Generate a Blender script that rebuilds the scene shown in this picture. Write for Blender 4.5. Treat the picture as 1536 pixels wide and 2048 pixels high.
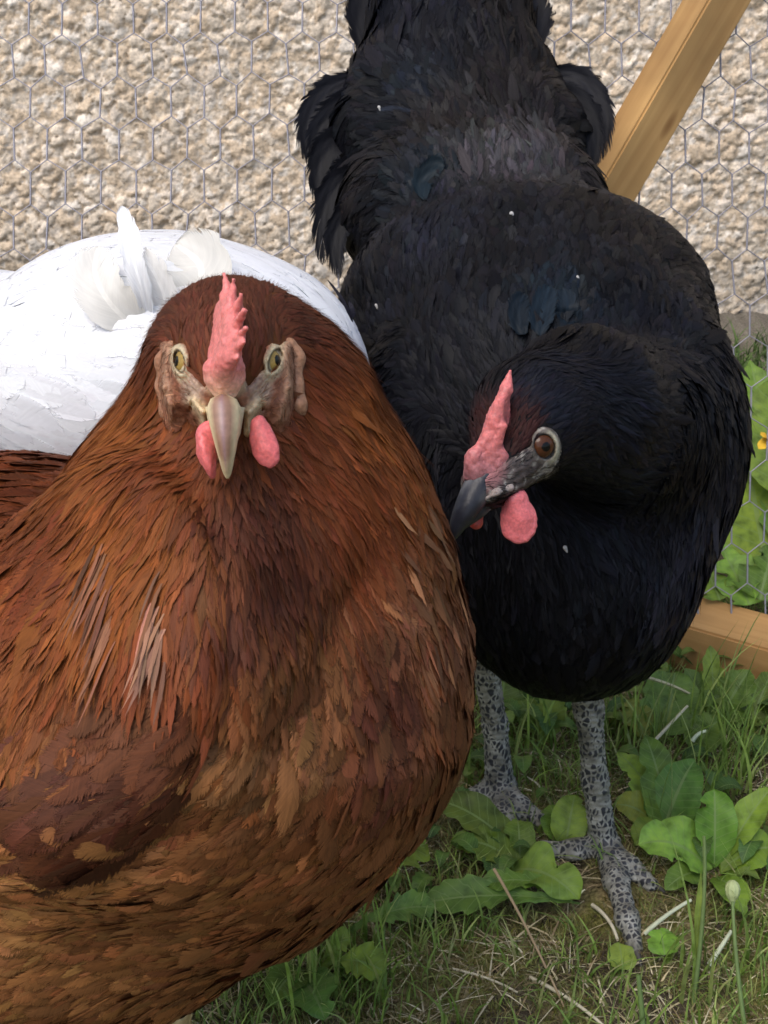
import bpy, math, random
import numpy as np
from mathutils import Vector, Matrix
random.seed(7); rng = np.random.default_rng(7)
for o in list(bpy.data.objects): bpy.data.objects.remove(o)
S = bpy.context.scene; C = S.collection
R = math.radians

# ------------------------------------------------------------ camera / light
CH, TH, F = 0.583, R(25), 2958.0
cd = bpy.data.cameras.new('camera'); cam = bpy.data.objects.new('camera', cd); C.objects.link(cam)
cam.location = (0, 0, CH); cam.rotation_euler = (R(65), 0, 0)
cd.sensor_fit = 'VERTICAL'; cd.sensor_height = 24; cd.lens = 24*F/2048
cd.clip_start = 0.02; cd.clip_end = 200
cd.dof.use_dof = True; cd.dof.focus_distance = 0.58; cd.dof.aperture_fstop = 45
S.camera = cam; S.cycles.transparent_max_bounces = 16
w = bpy.data.worlds.new('World'); S.world = w; w.use_nodes = True
nt = w.node_tree; bg = nt.nodes['Background']
sky = nt.nodes.new('ShaderNodeTexSky'); sky.sky_type = 'NISHITA'; sky.sun_disc = False
SUN_EL, SUN_AZ = R(58), R(215)       # azimuth clockwise from +Y: behind the camera, to its left
sky.sun_elevation = SUN_EL; sky.sun_rotation = SUN_AZ
sky.air_density = 1.0; sky.dust_density = 3.0
nt.links.new(sky.outputs[0], bg.inputs[0]); bg.inputs[1].default_value = 0.15
sd = bpy.data.lights.new('sun', 'SUN'); sd.energy = 1.3; sd.angle = R(35); sd.color = (1, .95, .88)
sun = bpy.data.objects.new('sun', sd); C.objects.link(sun)
dv = Vector((math.sin(SUN_AZ)*math.cos(SUN_EL), math.cos(SUN_AZ)*math.cos(SUN_EL), math.sin(SUN_EL)))
sun.rotation_euler = dv.to_track_quat('Z', 'Y').to_euler(); sun.location = dv*4
S.view_settings.view_transform = 'Standard'; S.view_settings.look = 'None'
S.view_settings.exposure = 0.62; S.view_settings.gamma = 1

# ------------------------------------------------------------ frames
cT, sT = math.cos(TH), math.sin(TH)
M3 = np.array([[1, 0, 0], [0, -sT, cT], [0, -cT, -sT]])       # (right, down, depth) -> world
def c2w(p): return np.asarray(p, float) @ M3.T + np.array([0, 0, CH])
def w2c(p): return (np.asarray(p, float) - np.array([0, 0, CH])) @ M3
def P(x, y, Z): return np.array([(x-768)*Z/F, (y-1024)*Z/F, Z])      # photograph pixel + distance -> metres, camera axes
def W(x, y, Z): return c2w(P(x, y, Z))
def G(x, y, z=0.0):                                                   # point of height z seen at that pixel
    d = np.array([(x-768)/F, (y-1024)/F, 1.0]) @ M3.T
    t = (z-CH)/d[2]; return np.array([d[0]*t, d[1]*t, z])

# ------------------------------------------------------------ mesh helpers
def nrm(v): return v/np.maximum(np.linalg.norm(v, axis=-1, keepdims=True), 1e-9)
def mesh_np(name, V, Fq, mat, parent=None, col=None, uv=None, smooth=True, origin=None, nor=None):
    """V (n,3) world; Fq (m,4) or (m,3) array"""
    V = np.asarray(V, float); Fq = np.asarray(Fq)
    me = bpy.data.meshes.new(name); n, m, k = len(V), len(Fq), Fq.shape[1]
    org = np.zeros(3)
    if origin is not None: org = np.asarray(origin, float)
    elif parent is not None:
        q = parent
        while q is not None: org = org + np.array(q.location); q = q.parent
    me.vertices.add(n); me.vertices.foreach_set('co', (V-org).astype(np.float32).ravel())
    me.loops.add(m*k); me.loops.foreach_set('vertex_index', Fq.astype(np.int32).ravel())
    me.polygons.add(m); me.polygons.foreach_set('loop_start', np.arange(0, m*k, k, dtype=np.int32))
    try: me.polygons.foreach_set('loop_total', np.full(m, k, dtype=np.int32))
    except Exception: pass
    me.update(calc_edges=True)
    if smooth: me.polygons.foreach_set('use_smooth', np.ones(m, dtype=bool))
    if col is not None:
        a = me.color_attributes.new('Col', 'FLOAT_COLOR', 'POINT')
        c4 = np.ones((n, 4), np.float32); c4[:, :3] = np.clip(col, 0, 1); a.data.foreach_set('color', c4.ravel())
    if uv is not None:
        l = me.uv_layers.new(name='UVMap'); l.data.foreach_set('uv', np.asarray(uv, np.float32)[Fq.ravel()].ravel())
    if nor is not None: me.normals_split_custom_set_from_vertices(nor.astype(np.float32))
    me.materials.append(mat)
    o = bpy.data.objects.new(name, me); C.objects.link(o)
    if parent is not None: o.parent = parent
    elif origin is not None: o.location = org
    return o
def tag(o, label=None, cat=None, group=None, kind=None):
    for k, v in (('label', label), ('category', cat), ('group', group), ('kind', kind)):
        if v: o[k] = v
    return o
def empty(name, loc):
    o = bpy.data.objects.new(name, None); C.objects.link(o); o.location = tuple(loc); o.empty_display_size = .02; return o
def vnoise(p, seed=0):
    """value noise, p (...,3), about -1..1"""
    p = np.asarray(p, float); i = np.floor(p).astype(np.int64); f = p-i; f = f*f*(3-2*f)
    def h(a, b, c):
        n = (a*374761393 + b*668265263 + c*2147483647 + seed*1274126177) & 0x7fffffff
        n = ((n ^ (n >> 13))*1274126177) & 0x7fffffff
        return ((n ^ (n >> 16)) & 0xffff)/32767.5-1
    r = 0
    for a in (0, 1):
        for b in (0, 1):
            for c in (0, 1):
                wt = (f[..., 0] if a else 1-f[..., 0])*(f[..., 1] if b else 1-f[..., 1])*(f[..., 2] if c else 1-f[..., 2])
                r = r + wt*h(i[..., 0]+a, i[..., 1]+b, i[..., 2]+c)
    return r
def fbm(p, o=3, seed=0):
    r = 0; a = 1
    for k in range(o): r = r+a*vnoise(np.asarray(p)*2**k, seed+k); a *= .5
    return r

# signed distance shapes in camera axes
class Sdf:
    def __init__(s, k=.02): s.pr = []; s.k = k; s.post = None
    def e(s, x, y, Z, rx, ry, rz, rot=0, yaw=0, k=None):
        a, b = R(rot), R(yaw)
        Rz = np.array([[math.cos(a), -math.sin(a), 0], [math.sin(a), math.cos(a), 0], [0, 0, 1]])
        Ry = np.array([[math.cos(b), 0, math.sin(b)], [0, 1, 0], [-math.sin(b), 0, math.cos(b)]])
        s.pr.append(('e', P(x, y, Z), np.array([rx, ry, rz]), Ry@Rz, k)); return s
    def c(s, a, b, ra, rb, k=None):
        s.pr.append(('c', P(*a), P(*b), (ra, rb), k)); return s
    def __call__(s, p):
        d = None
        for q in s.pr:
            if q[0] == 'e':
                l = (p-q[1])@q[3]; r = q[2]; k0 = np.linalg.norm(l/r, axis=-1); k1 = np.linalg.norm(l/(r*r), axis=-1)
                e = k0*(k0-1)/np.maximum(k1, 1e-6)
            else:
                ab = q[2]-q[1]; t = np.clip(((p-q[1])@ab)/(ab@ab), 0, 1)
                e = np.linalg.norm(p-q[1]-t[..., None]*ab, axis=-1)-(q[3][0]+(q[3][1]-q[3][0])*t)
            k = q[4] or s.k
            if d is None: d = e
            else:
                h = np.clip(.5+.5*(d-e)/k, 0, 1); d = d+(e-d)*h-k*h*(1-h)
        if s.post: d = s.post(p, d)
        return d
    def grad(s, p, h=8e-4):
        g = np.stack([s(p+np.eye(3)[i]*h)-s(p-np.eye(3)[i]*h) for i in range(3)], -1)
        return nrm(g)
    def box(s, pad=.01):
        lo, hi = [], []
        for q in s.pr:
            if q[0] == 'e': r = q[2].max() if not np.allclose(q[3], np.eye(3)) else q[2]; lo.append(q[1]-r); hi.append(q[1]+r)
            else:
                for c, r in ((q[1], q[3][0]), (q[2], q[3][1])): lo.append(c-r); hi.append(c+r)
        return np.min(lo, 0)-pad, np.max(hi, 0)+pad
    def ray(s, x, y):
        d = nrm(np.array([(x-768)/F, (y-1024)/F, 1.0])); t = .25; best = (9, t)
        for _ in range(120):
            v = float(s((d*t)[None])[0])
            if v < best[0]: best = (v, t)
            if v < 2e-4: break
            t += max(v*.8, 2e-4)
            if t > 1.6: t = best[1]; break
        return d*t
def nets(f, h, lo=None, hi=None):
    if lo is None: lo, hi = f.box()
    n = np.ceil((hi-lo)/h).astype(int)+1
    ax = [lo[i]+h*np.arange(n[i]) for i in range(3)]
    V = np.empty(n, np.float32)
    for i in range(n[0]):
        Y, Z = np.meshgrid(ax[1], ax[2], indexing='ij')
        V[i] = f(np.stack([np.full_like(Y, ax[0][i]), Y, Z], -1))
    I = V < 0
    nn = n-1
    cnt = np.zeros(nn, np.int16); acc = np.zeros(tuple(nn)+(3,), np.float32)
    for a in range(3):
        oth = [b for b in range(3) if b != a]
        for u in (0, 1):
            for v in (0, 1):
                s0 = [None]*3; s0[a] = slice(0, nn[a]); s0[oth[0]] = slice(u, u+nn[oth[0]]); s0[oth[1]] = slice(v, v+nn[oth[1]])
                s1 = list(s0); s1[a] = slice(1, nn[a]+1)
                A, B = V[tuple(s0)], V[tuple(s1)]; m = (A < 0) != (B < 0)
                t = np.where(m, A/np.where(m, A-B, 1), 0)
                off = [0, 0, 0]; off[oth[0]] = u; off[oth[1]] = v
                for b in range(3): acc[..., b] += np.where(m, (t if b == a else off[b]), 0)
                cnt += m
    act = cnt > 0; idx = -np.ones(nn, np.int64); idx[act] = np.arange(act.sum())
    ii = np.argwhere(act); verts = (ii+acc[act]/cnt[act][:, None])*h+lo
    qs = []
    for a in range(3):
        b, c = (a+1) % 3, (a+2) % 3
        s0 = [slice(1, nn[0]), slice(1, nn[1]), slice(1, nn[2])]; s0[a] = slice(0, nn[a]); s1 = list(s0); s1[a] = slice(1, nn[a]+1)
        A, B = I[tuple(s0)], I[tuple(s1)]
        for m, flip in ((A & ~B, False), (~A & B, True)):
            e = np.argwhere(m); o = np.ones(3, int); o[a] = 0; e = e+o
            db = np.zeros(3, int); db[b] = 1; dc = np.zeros(3, int); dc[c] = 1
            q = np.stack([idx[tuple((e-db-dc).T)], idx[tuple((e-dc).T)], idx[tuple(e.T)], idx[tuple((e-db).T)]], 1)
            if flip: q = q[:, ::-1]
            qs.append(q)
    q = np.concatenate(qs); q = q[(q >= 0).all(1)]
    return verts, q[:, ::-1]      # camera axes are right-handed-mirrored relative to world? fixed by normals check below
def sdf_mesh(name, f, h, mat, parent, colf=None, lo=None, hi=None):
    v, q = nets(f, h, lo, hi)
    g = f.grad(v[:1]) if len(v) else None
    # orient outward
    a, b, c = v[q[:, 0]], v[q[:, 1]], v[q[:, 2]]
    fn = np.cross(c2w(b)-c2w(a), c2w(c)-c2w(a)); gn = f.grad((a+c)/2)@M3.T
    if (np.einsum('ij,ij->i', fn, gn) < 0).mean() > .5: q = q[:, ::-1]
    col = colf(v) if colf else None
    return mesh_np(name, c2w(v), q, mat, parent, col=col), v, q
def loft(name, secs, mat, parent, n=20, colf=None, cap=True):
    """secs: (centre, u, v) camera axes -> closed tube"""
    V, Q = [], []; t = np.arange(n)/n*2*math.pi
    for c, u, v in secs: V.append(c+np.cos(t)[:, None]*u+np.sin(t)[:, None]*v)
    for i in range(len(secs)-1):
        for j in range(n): Q.append((i*n+j, i*n+(j+1) % n, (i+1)*n+(j+1) % n, (i+1)*n+j))
    V = np.concatenate(V); k = len(V)
    if cap:
        V = np.vstack([V, secs[0][0], secs[-1][0]])
        for j in range(0, n, 1):
            Q.append((k, (j+1) % n, j, k)); b = (len(secs)-1)*n; Q.append((k+1, b+j, b+(j+1) % n, k+1))
    tri = [q for q in Q if q[0] == q[3]]; quad = [q for q in Q if q[0] != q[3]]
    # make all triangles for a uniform array
    T = [(q[0], q[1], q[2]) for q in quad]+[(q[0], q[2], q[3]) for q in quad]+[q[:3] for q in tri]
    col = colf(V) if colf else None
    return mesh_np(name, c2w(V), np.array(T), mat, parent, col=col)

# ------------------------------------------------------------ materials
def mat(name, rough=.6, spec=.4):
    m = bpy.data.materials.new(name); m.use_nodes = True; b = m.node_tree.nodes['Principled BSDF']
    b.inputs['Roughness'].default_value = rough; b.inputs['Specular IOR Level'].default_value = spec
    return m, m.node_tree, b
def N(t, typ, **kw):
    n = t.nodes.new('ShaderNode'+typ)
    for k, v in kw.items():
        if k in n.inputs: n.inputs[k].default_value = v
        else: setattr(n, k, v)
    return n
def ramp(t, stops):
    n = t.nodes.new('ShaderNodeValToRGB'); e = n.color_ramp.elements
    while len(e) < len(stops): e.new(.5)
    for i, (p, c) in enumerate(stops): e[i].position = p; e[i].color = (*c, 1)
    return n
def mixc(t, a, b, fac, mode='MIX'):
    n = t.nodes.new('ShaderNodeMix'); n.data_type = 'RGBA'; n.blend_type = mode
    for s, v in ((n.inputs[0], fac), (n.inputs[6], a), (n.inputs[7], b)):
        if hasattr(v, 'links') or isinstance(v, bpy.types.NodeSocket): t.links.new(v, s)
        elif isinstance(v, (int, float)): s.default_value = v
        else: s.default_value = (*v, 1)
    return n.outputs[2]
def bump(t, b, h, strength=.5, dist=.001):
    n = N(t, 'Bump', Strength=strength, Distance=dist); t.links.new(h, n.inputs['Height']); t.links.new(n.outputs[0], b.inputs['Normal'])
def mth(t, op, a, b=0.0, clamp=False):
    n = t.nodes.new('ShaderNodeMath'); n.operation = op; n.use_clamp = clamp
    for i, v in enumerate((a, b)):
        if isinstance(v, bpy.types.NodeSocket): t.links.new(v, n.inputs[i])
        else: n.inputs[i].default_value = v
    return n.outputs[0]
def mat_feather(name, rough=.6, spec=.25, lo=.6, hi=1.3, across=22, along=2.2, trans=0, barb=34, fray=1.0, shaft=1.15):
    """barbed vane: streaks along and off the shaft, frayed edge and tip"""
    m, t, b = mat(name, rough, spec)
    a = N(t, 'Attribute', attribute_name='Col'); uv = N(t, 'UVMap'); sp = N(t, 'SeparateXYZ'); t.links.new(uv.outputs[0], sp.inputs[0])
    u = mth(t, 'FRACT', sp.outputs[0]); v = mth(t, 'FRACT', sp.outputs[1]); rid = mth(t, 'ADD', mth(t, 'FLOOR', sp.outputs[0]), mth(t, 'MULTIPLY', mth(t, 'FLOOR', sp.outputs[1]), 7.13))
    e = mth(t, 'ABSOLUTE', mth(t, 'SUBTRACT', mth(t, 'MULTIPLY', u, 2.0), 1.0))
    cb = N(t, 'CombineXYZ'); t.links.new(mth(t, 'SUBTRACT', mth(t, 'MULTIPLY', v, barb), mth(t, 'MULTIPLY', e, barb*.28)), cb.inputs[0]); t.links.new(mth(t, 'MULTIPLY', u, 1.6), cb.inputs[1]); t.links.new(rid, cb.inputs[2])
    n1 = N(t, 'TexNoise', Scale=1.0, Detail=2.0, Roughness=.6); t.links.new(cb.outputs[0], n1.inputs['Vector'])
    cl = N(t, 'CombineXYZ'); t.links.new(mth(t, 'MULTIPLY', u, float(across)*.5), cl.inputs[0]); t.links.new(mth(t, 'MULTIPLY', v, float(along)), cl.inputs[1]); t.links.new(rid, cl.inputs[2])
    n2 = N(t, 'TexNoise', Scale=1.0, Detail=3.0, Roughness=.6); t.links.new(cl.outputs[0], n2.inputs['Vector'])
    nn = mth(t, 'MULTIPLY', mth(t, 'ADD', n1.outputs[0], n2.outputs[0]), .5)
    r = ramp(t, [(.30, (lo,)*3), (.70, (hi,)*3)]); t.links.new(nn, r.inputs[0])
    sh = mth(t, 'ADD', mth(t, 'MULTIPLY', mth(t, 'LESS_THAN', e, .10), shaft-1.0), 1.0)
    vm = t.nodes.new('ShaderNodeVectorMath'); vm.operation = 'MULTIPLY'; t.links.new(a.outputs['Color'], vm.inputs[0]); t.links.new(r.outputs[0], vm.inputs[1])
    v2 = t.nodes.new('ShaderNodeVectorMath'); v2.operation = 'SCALE'; t.links.new(vm.outputs[0], v2.inputs[0]); t.links.new(sh, v2.inputs['Scale'])
    t.links.new(v2.outputs[0], b.inputs['Base Color']); bump(t, b, nn, .35, .0006)
    out = b.outputs[0]
    if trans:
        tr = N(t, 'BsdfTranslucent'); t.links.new(v2.outputs[0], tr.inputs[0]); mx = N(t, 'MixShader'); mx.inputs[0].default_value = trans
        t.links.new(out, mx.inputs[1]); t.links.new(tr.outputs[0], mx.inputs[2]); out = mx.outputs[0]
    if fray:
        th = mth(t, 'ADD', mth(t, 'MULTIPLY', mth(t, 'POWER', e, 3.0), .52*fray), mth(t, 'MULTIPLY', mth(t, 'POWER', v, 4.0), .40*fray))
        al = mth(t, 'ADD', mth(t, 'MULTIPLY', mth(t, 'SUBTRACT', n1.outputs[0], mth(t, 'ADD', th, .06)), 7.0), .35, True)
        tp = N(t, 'BsdfTransparent'); mx = N(t, 'MixShader'); t.links.new(al, mx.inputs[0]); t.links.new(tp.outputs[0], mx.inputs[1]); t.links.new(out, mx.inputs[2]); out = mx.outputs[0]
    t.links.new(out, t.nodes['Material Output'].inputs[0]); return m
def mat_skin(name, rough=.5, spec=.4, scale=900, strength=.5, sss=.0, var=.25, dist=.0006):
    m, t, b = mat(name, rough, spec); a = N(t, 'Attribute', attribute_name='Col'); g = N(t, 'TexCoord')
    n = N(t, 'TexNoise', Scale=scale, Detail=4.0); t.links.new(g.outputs['Object'], n.inputs['Vector'])
    r = ramp(t, [(.3, (1-var,)*3), (.7, (1+var*.6,)*3)]); t.links.new(n.outputs[0], r.inputs[0])
    vm = t.nodes.new('ShaderNodeVectorMath'); vm.operation = 'MULTIPLY'; t.links.new(a.outputs['Color'], vm.inputs[0]); t.links.new(r.outputs[0], vm.inputs[1])
    t.links.new(vm.outputs[0], b.inputs['Base Color']); bump(t, b, n.outputs[0], strength, dist)
    if sss: b.inputs['Subsurface Weight'].default_value = sss; b.inputs['Subsurface Scale'].default_value = .004; b.inputs['Subsurface Radius'].default_value = (1, .35, .2)
    return m
M = {}
M['brown'] = mat_feather('brown_plumage', .6, .16, .68, 1.32, shaft=1.06)
M['black'] = mat_feather('black_plumage', .5, .09, .55, 1.45)
M['white'] = mat_feather('white_plumage', .65, .15, .92, 1.03, 14, 2, trans=.28, fray=.6, shaft=1.0)
M['under'] = mat_skin('under_plumage', .8, .1, 300, .6)
M['comb'] = mat_skin('comb_flesh', .45, .4, 900, .3, .25, .26, .0006)
M['face'] = mat_skin('bare_face_skin', .55, .35, 700, .6, .12, .3, .0008)
M['horn'] = mat_skin('beak_horn', .42, .5, 500, .15, 0, .15)
M['darkhorn'] = mat_skin('dark_beak_horn', .45, .35, 300, .6, 0, .2)
M['leg'] = mat_skin('leg_scales', .5, .4, 500, .5, 0, .3)
m, t, b = mat('dark_scaly_shank', .5, .4); tc = N(t, 'TexCoord'); mp = N(t, 'Mapping'); mp.inputs['Scale'].default_value = (300, 300, 170); t.links.new(tc.outputs['Object'], mp.inputs[0])
vo = N(t, 'TexVoronoi', feature='DISTANCE_TO_EDGE', Scale=1.0); t.links.new(mp.outputs[0], vo.inputs['Vector']); vc = N(t, 'TexVoronoi', Scale=1.0); t.links.new(mp.outputs[0], vc.inputs['Vector'])
nz = N(t, 'TexNoise', Scale=90, Detail=4.0); t.links.new(tc.outputs['Object'], nz.inputs['Vector'])
sp = N(t, 'SeparateColor'); t.links.new(vc.outputs['Color'], sp.inputs[0])
k_ = mth(t, 'MULTIPLY', mth(t, 'GREATER_THAN', mth(t, 'ADD', sp.outputs[0], mth(t, 'MULTIPLY', nz.outputs[0], .7)), .50), mth(t, 'MULTIPLY', mth(t, 'SUBTRACT', vo.outputs['Distance'], .07), 8.0, True), True)
rr_ = ramp(t, [(.35, (.15, .145, .12)), (.64, (.35, .35, .31))]); t.links.new(nz.outputs[0], rr_.inputs[0])
t.links.new(mixc(t, rr_.outputs[0], (.034, .036, .043), k_), b.inputs['Base Color']); hh = mth(t, 'MINIMUM', vo.outputs['Distance'], .25); bump(t, b, hh, .8, .0015); M['dleg'] = m

# ------------------------------------------------------------ plumage
def field(ctrl, sdf):
    """ctrl rows: x, y, dx, dy, len_mm, wid_mm, (rgb), part"""
    pos = np.array([sdf.ray(r[0], r[1]) for r in ctrl]); d = nrm(np.array([[r[2], r[3], (r[8] if len(r) > 8 else 0)] for r in ctrl], float))
    nn = sdf.grad(pos); d = nrm(d-nn*np.einsum('ij,ij->i', d, nn)[:, None])
    return dict(pos=pos, d=d, L=np.array([r[4] for r in ctrl])*.001, W=np.array([r[5] for r in ctrl])*.001,
                col=np.array([r[6] for r in ctrl], float), part=[r[7] for r in ctrl])
def interp(fd, p, pw=2.2):
    d2 = ((p[:, None]-fd['pos'][None])**2).sum(-1)+1e-6; w_ = d2**-pw; w_ /= w_.sum(1, keepdims=True)
    # colour boundaries a little ragged
    j = d2*np.exp(.35*rng.normal(size=d2.shape)); wc = j**-1.7; wc /= wc.sum(1, keepdims=True)
    return w_@fd['d'], w_@fd['L'], w_@fd['W'], wc@fd['col'], d2.argmin(1)
def sample(v, q, n, cell):
    a, b, c, d = (v[q[:, i]] for i in range(4))
    ar = np.linalg.norm(np.cross(c-a, d-b), axis=1)/2
    k = rng.choice(len(q), n, p=ar/ar.sum()); s, t = rng.random((2, n, 1))
    p = a[k]*(1-s)*(1-t)+b[k]*s*(1-t)+c[k]*s*t+d[k]*(1-s)*t
    if cell:
        key = np.floor(p/cell).astype(int); _, u = np.unique(key, axis=0, return_index=True); p = p[u]
    return p
PROF = np.array([.45, .85, 1, .97, .8, .42, .03])
def plume(sdf, fd, pts, mode='feather', lift=3.0, jit=.18, lscale=1, wscale=1, base=0.0, K=6, cvar=.16, keep=None, wild=0.0, hue=.05, rollv=.25, nj=.14, curl=.3, lowf=.30, tipcol=None, prof=None, round_tip=False):
    n = len(pts); g = sdf.grad(pts); p = pts-g*sdf(pts)[:, None]
    d, L, Wd, col, part = interp(fd, p)
    d = d+rng.normal(size=d.shape)*jit; d = nrm(d-g*np.einsum('ij,ij->i', d, g)[:, None])
    L = L*lscale*rng.uniform(.75, 1.2, n); Wd = Wd*wscale*rng.uniform(.8, 1.2, n)
    pr = prof if prof is not None else PROF
    lf = lift*.001*rng.uniform(.5, 1.4, n)
    wl = (rng.random(n) < wild); lf = np.where(wl, lf*3, lf)
    rows = []; nrs = []; rn = rng.normal(size=(n, 3))*nj; q = p+g*(base*.001)
    nl = 3 if mode == 'feather' else 2
    roll = rng.normal(size=n)*(rollv if mode == 'feather' else .9)
    for k in range(K+1):
        s = k/K
        side = np.cross(d, g); ww = (Wd/2)*np.interp(s, np.linspace(0, 1, len(pr)), pr)
        sd_ = nrm(side*np.cos(roll)[:, None]+g*np.sin(roll)[:, None])
        if mode == 'feather':
            fr = 1+rng.normal(size=(2, n))*(.03+.07*s)
            rows += [q-sd_*(ww*fr[0])[:, None]-g*(ww*.12)[:, None], q+g*(ww*.06)[:, None], q+sd_*(ww*fr[1])[:, None]-g*(ww*.12)[:, None]]
            nb = g+rn-d*.12; nrs += [nrm(nb-sd_*curl), nrm(nb), nrm(nb+sd_*curl)]
        else: rows += [q-sd_*ww[:, None], q+sd_*ww[:, None]]; nb = nrm(g+rn*1.5); nrs += [nb, nb]
        if k < K:
            q = q+d*(L/K)[:, None]; s1 = (k+1)/K; gg = sdf.grad(q); dist = sdf(q)
            off = base*.001+lf*(s1**1.3)
            q2 = q-gg*(dist-off)[:, None]; q = q2; g = gg
            d = nrm(d-g*np.einsum('ij,ij->i', d, g)[:, None]+rng.normal(size=d.shape)*.04)
    V = np.stack(rows, 1)                                             # n, (K+1)*nl, 3
    m = (K+1)*nl; base_i = np.arange(n)[:, None]*m; Q = []
    for k in range(K):
        for j in range(nl-1):
            a = k*nl+j; Q.append(np.stack([base_i[:, 0]+a, base_i[:, 0]+a+1, base_i[:, 0]+a+nl+1, base_i[:, 0]+a+nl], 1))
    Q = np.stack(Q, 1)                                                # n, quads, 4
    cv = col*np.exp(rng.normal(size=(n, 1))*cvar)*(1+rng.normal(size=(n, 3))*hue)
    cc = np.repeat(cv[:, None], m, 1)
    sv = np.repeat(np.arange(K+1)/K, nl)
    lowv = 1+lowf*np.clip(fbm(pts*38, 2, 91)*1.1, -1, 1)[:, None]*np.array([1, 1.12, 1.2]); cc = cc*lowv[:, None]
    if tipcol is not None: cc = cc*(1+(np.array(tipcol)-1)[None, None]*(sv[None, :, None]**2))
    u = np.tile(np.linspace(.004, .996, nl), K+1); sv = .002+sv*.996
    r0 = np.floor(rng.random((n, 2))*50)
    UV = np.stack([u[None]+r0[:, :1], sv[None]+r0[:, 1:]], -1)
    return V, Q, cc, UV, part, np.stack(nrs, 1)
class Bag:
    def __init__(s): s.d = {}
    def add(s, res, names):
        V, Q, cc, UV, part, NR = res; nm = np.array(names)[part]
        for u in np.unique(nm):
            k = np.where(nm == u)[0]; m = V.shape[1]; v = V[k].reshape(-1, 3)
            q = (Q[k]-k[:, None, None]*m+np.arange(len(k))[:, None, None]*m).reshape(-1, 4)
            s.d.setdefault(u, []).append((v, q, cc[k].reshape(-1, 3), UV[k].reshape(-1, 2), NR[k].reshape(-1, 3)))
    def build(s, mt, parent, cn=True):
        out = {}
        for u, L in s.d.items():
            off = 0; qs = []
            for v, q, _, _, _ in L: qs.append(q+off); off += len(v)
            out[str(u)] = mesh_np(str(u), c2w(np.concatenate([l[0] for l in L])), np.concatenate(qs), mt, parent,
                    np.concatenate([l[2] for l in L]), np.concatenate([l[3] for l in L]),
                    nor=np.concatenate([l[4] for l in L])@M3.T if cn else None)
        return out
def outside(p, holes):
    """drop roots in bare patches: (centre, radii) ellipsoids in camera axes"""
    k = np.ones(len(p), bool)
    if callable(holes): return p[holes(p) > .0004]
    for c, r in holes: k &= (((p-c)/r)**2).sum(1) > 1
    return p[k]


M['straw0'] = mat_skin('pale_fleck', .7, .2, 500, .2, 0, .1)

class Relief(Sdf):
    """thin skin patch lying on a body surface: thickness map t (mm) over the head, read in the head's frontal plane"""
    def __init__(s, base, t, lo, hi): s.base, s.t, s.lo, s.hi = base, t, lo, hi
    def __call__(s, p):
        X = p[..., 0]/p[..., 2]*F+768; Y = p[..., 1]/p[..., 2]*F+1024
        d = s.base(p)-.001*(s.t(X, Y)+.22*vnoise(p*420, 2)+.12*vnoise(p*1000, 5)); return np.maximum(d, p[..., 2]-s.hi[2]+.001)
    def box(s): return s.lo, s.hi
def ell(X, Y, cx, cy, a, b, rot=0):
    c_, s_ = math.cos(rot), math.sin(rot); dx, dy = X-cx, Y-cy; return np.hypot((dx*c_+dy*s_)/a, (-dx*s_+dy*c_)/b)
def seg2(X, Y, ax, ay, bx, by):
    t_ = np.clip(((X-ax)*(bx-ax)+(Y-ay)*(by-ay))/((bx-ax)**2+(by-ay)**2), 0, 1); return np.hypot(X-ax-(bx-ax)*t_, Y-ay-(by-ay)*t_)
def gs(x, w=1.0): return np.exp(-(x/w)**2)
# ============================================================ SETTING
def axis(lo, f0, f1, hi, fine, grow=1.25):
    a = list(np.arange(f0, f1+1e-9, fine)); s = fine; x = f1
    while x < hi: s *= grow; x += s; a.append(x)
    s = fine; x = f0
    while x > lo: s *= grow; x -= s; a.insert(0, x)
    return np.array(a)
def gridq(nx, ny):
    i, j = np.meshgrid(np.arange(nx-1), np.arange(ny-1), indexing='ij'); a = (i*ny+j).ravel()
    return np.stack([a, a+ny, a+ny+1, a+1], 1)
def rnd2(i, j, s):
    n = (i*73856093 ^ j*19349663 ^ (s*83492791)) & 0x7fffffff; n = ((n ^ (n >> 13))*1274126177) & 0x7fffffff
    return ((n ^ (n >> 16)) & 0xffff)/65535.0
def chips(x, y, size, seed):
    """crushed-stone heightfield: (height 0..1, edge distance, id)"""
    X, Y = x/size, y/size; i0, j0 = np.floor(X).astype(np.int64), np.floor(Y).astype(np.int64)
    b1 = np.full(X.shape, 9.); b2 = np.full(X.shape, 9.); hh = np.zeros(X.shape); idd = np.zeros(X.shape)
    for di in (-1, 0, 1):
        for dj in (-1, 0, 1):
            i, j = i0+di, j0+dj; cx = i+rnd2(i, j, seed); cy = j+rnd2(i, j, seed+1)
            an = rnd2(i, j, seed+2)*math.pi; asp = .65+.7*rnd2(i, j, seed+3)
            u = (X-cx)*np.cos(an)+(Y-cy)*np.sin(an); v = -(X-cx)*np.sin(an)+(Y-cy)*np.cos(an)
            d = np.sqrt((u*asp)**2+(v/asp)**2)
            h = .35+.65*rnd2(i, j, seed+4)+(rnd2(i, j, seed+5)-.5)*1.5*(X-cx)+(rnd2(i, j, seed+6)-.5)*1.5*(Y-cy)-d*.35
            m = d < b1; b2 = np.where(m, b1, np.minimum(b2, d)); hh = np.where(m, h, hh); idd = np.where(m, rnd2(i, j, seed+7), idd); b1 = np.where(m, d, b1)
    return hh, b2-b1, idd
WY = 1.88
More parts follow.
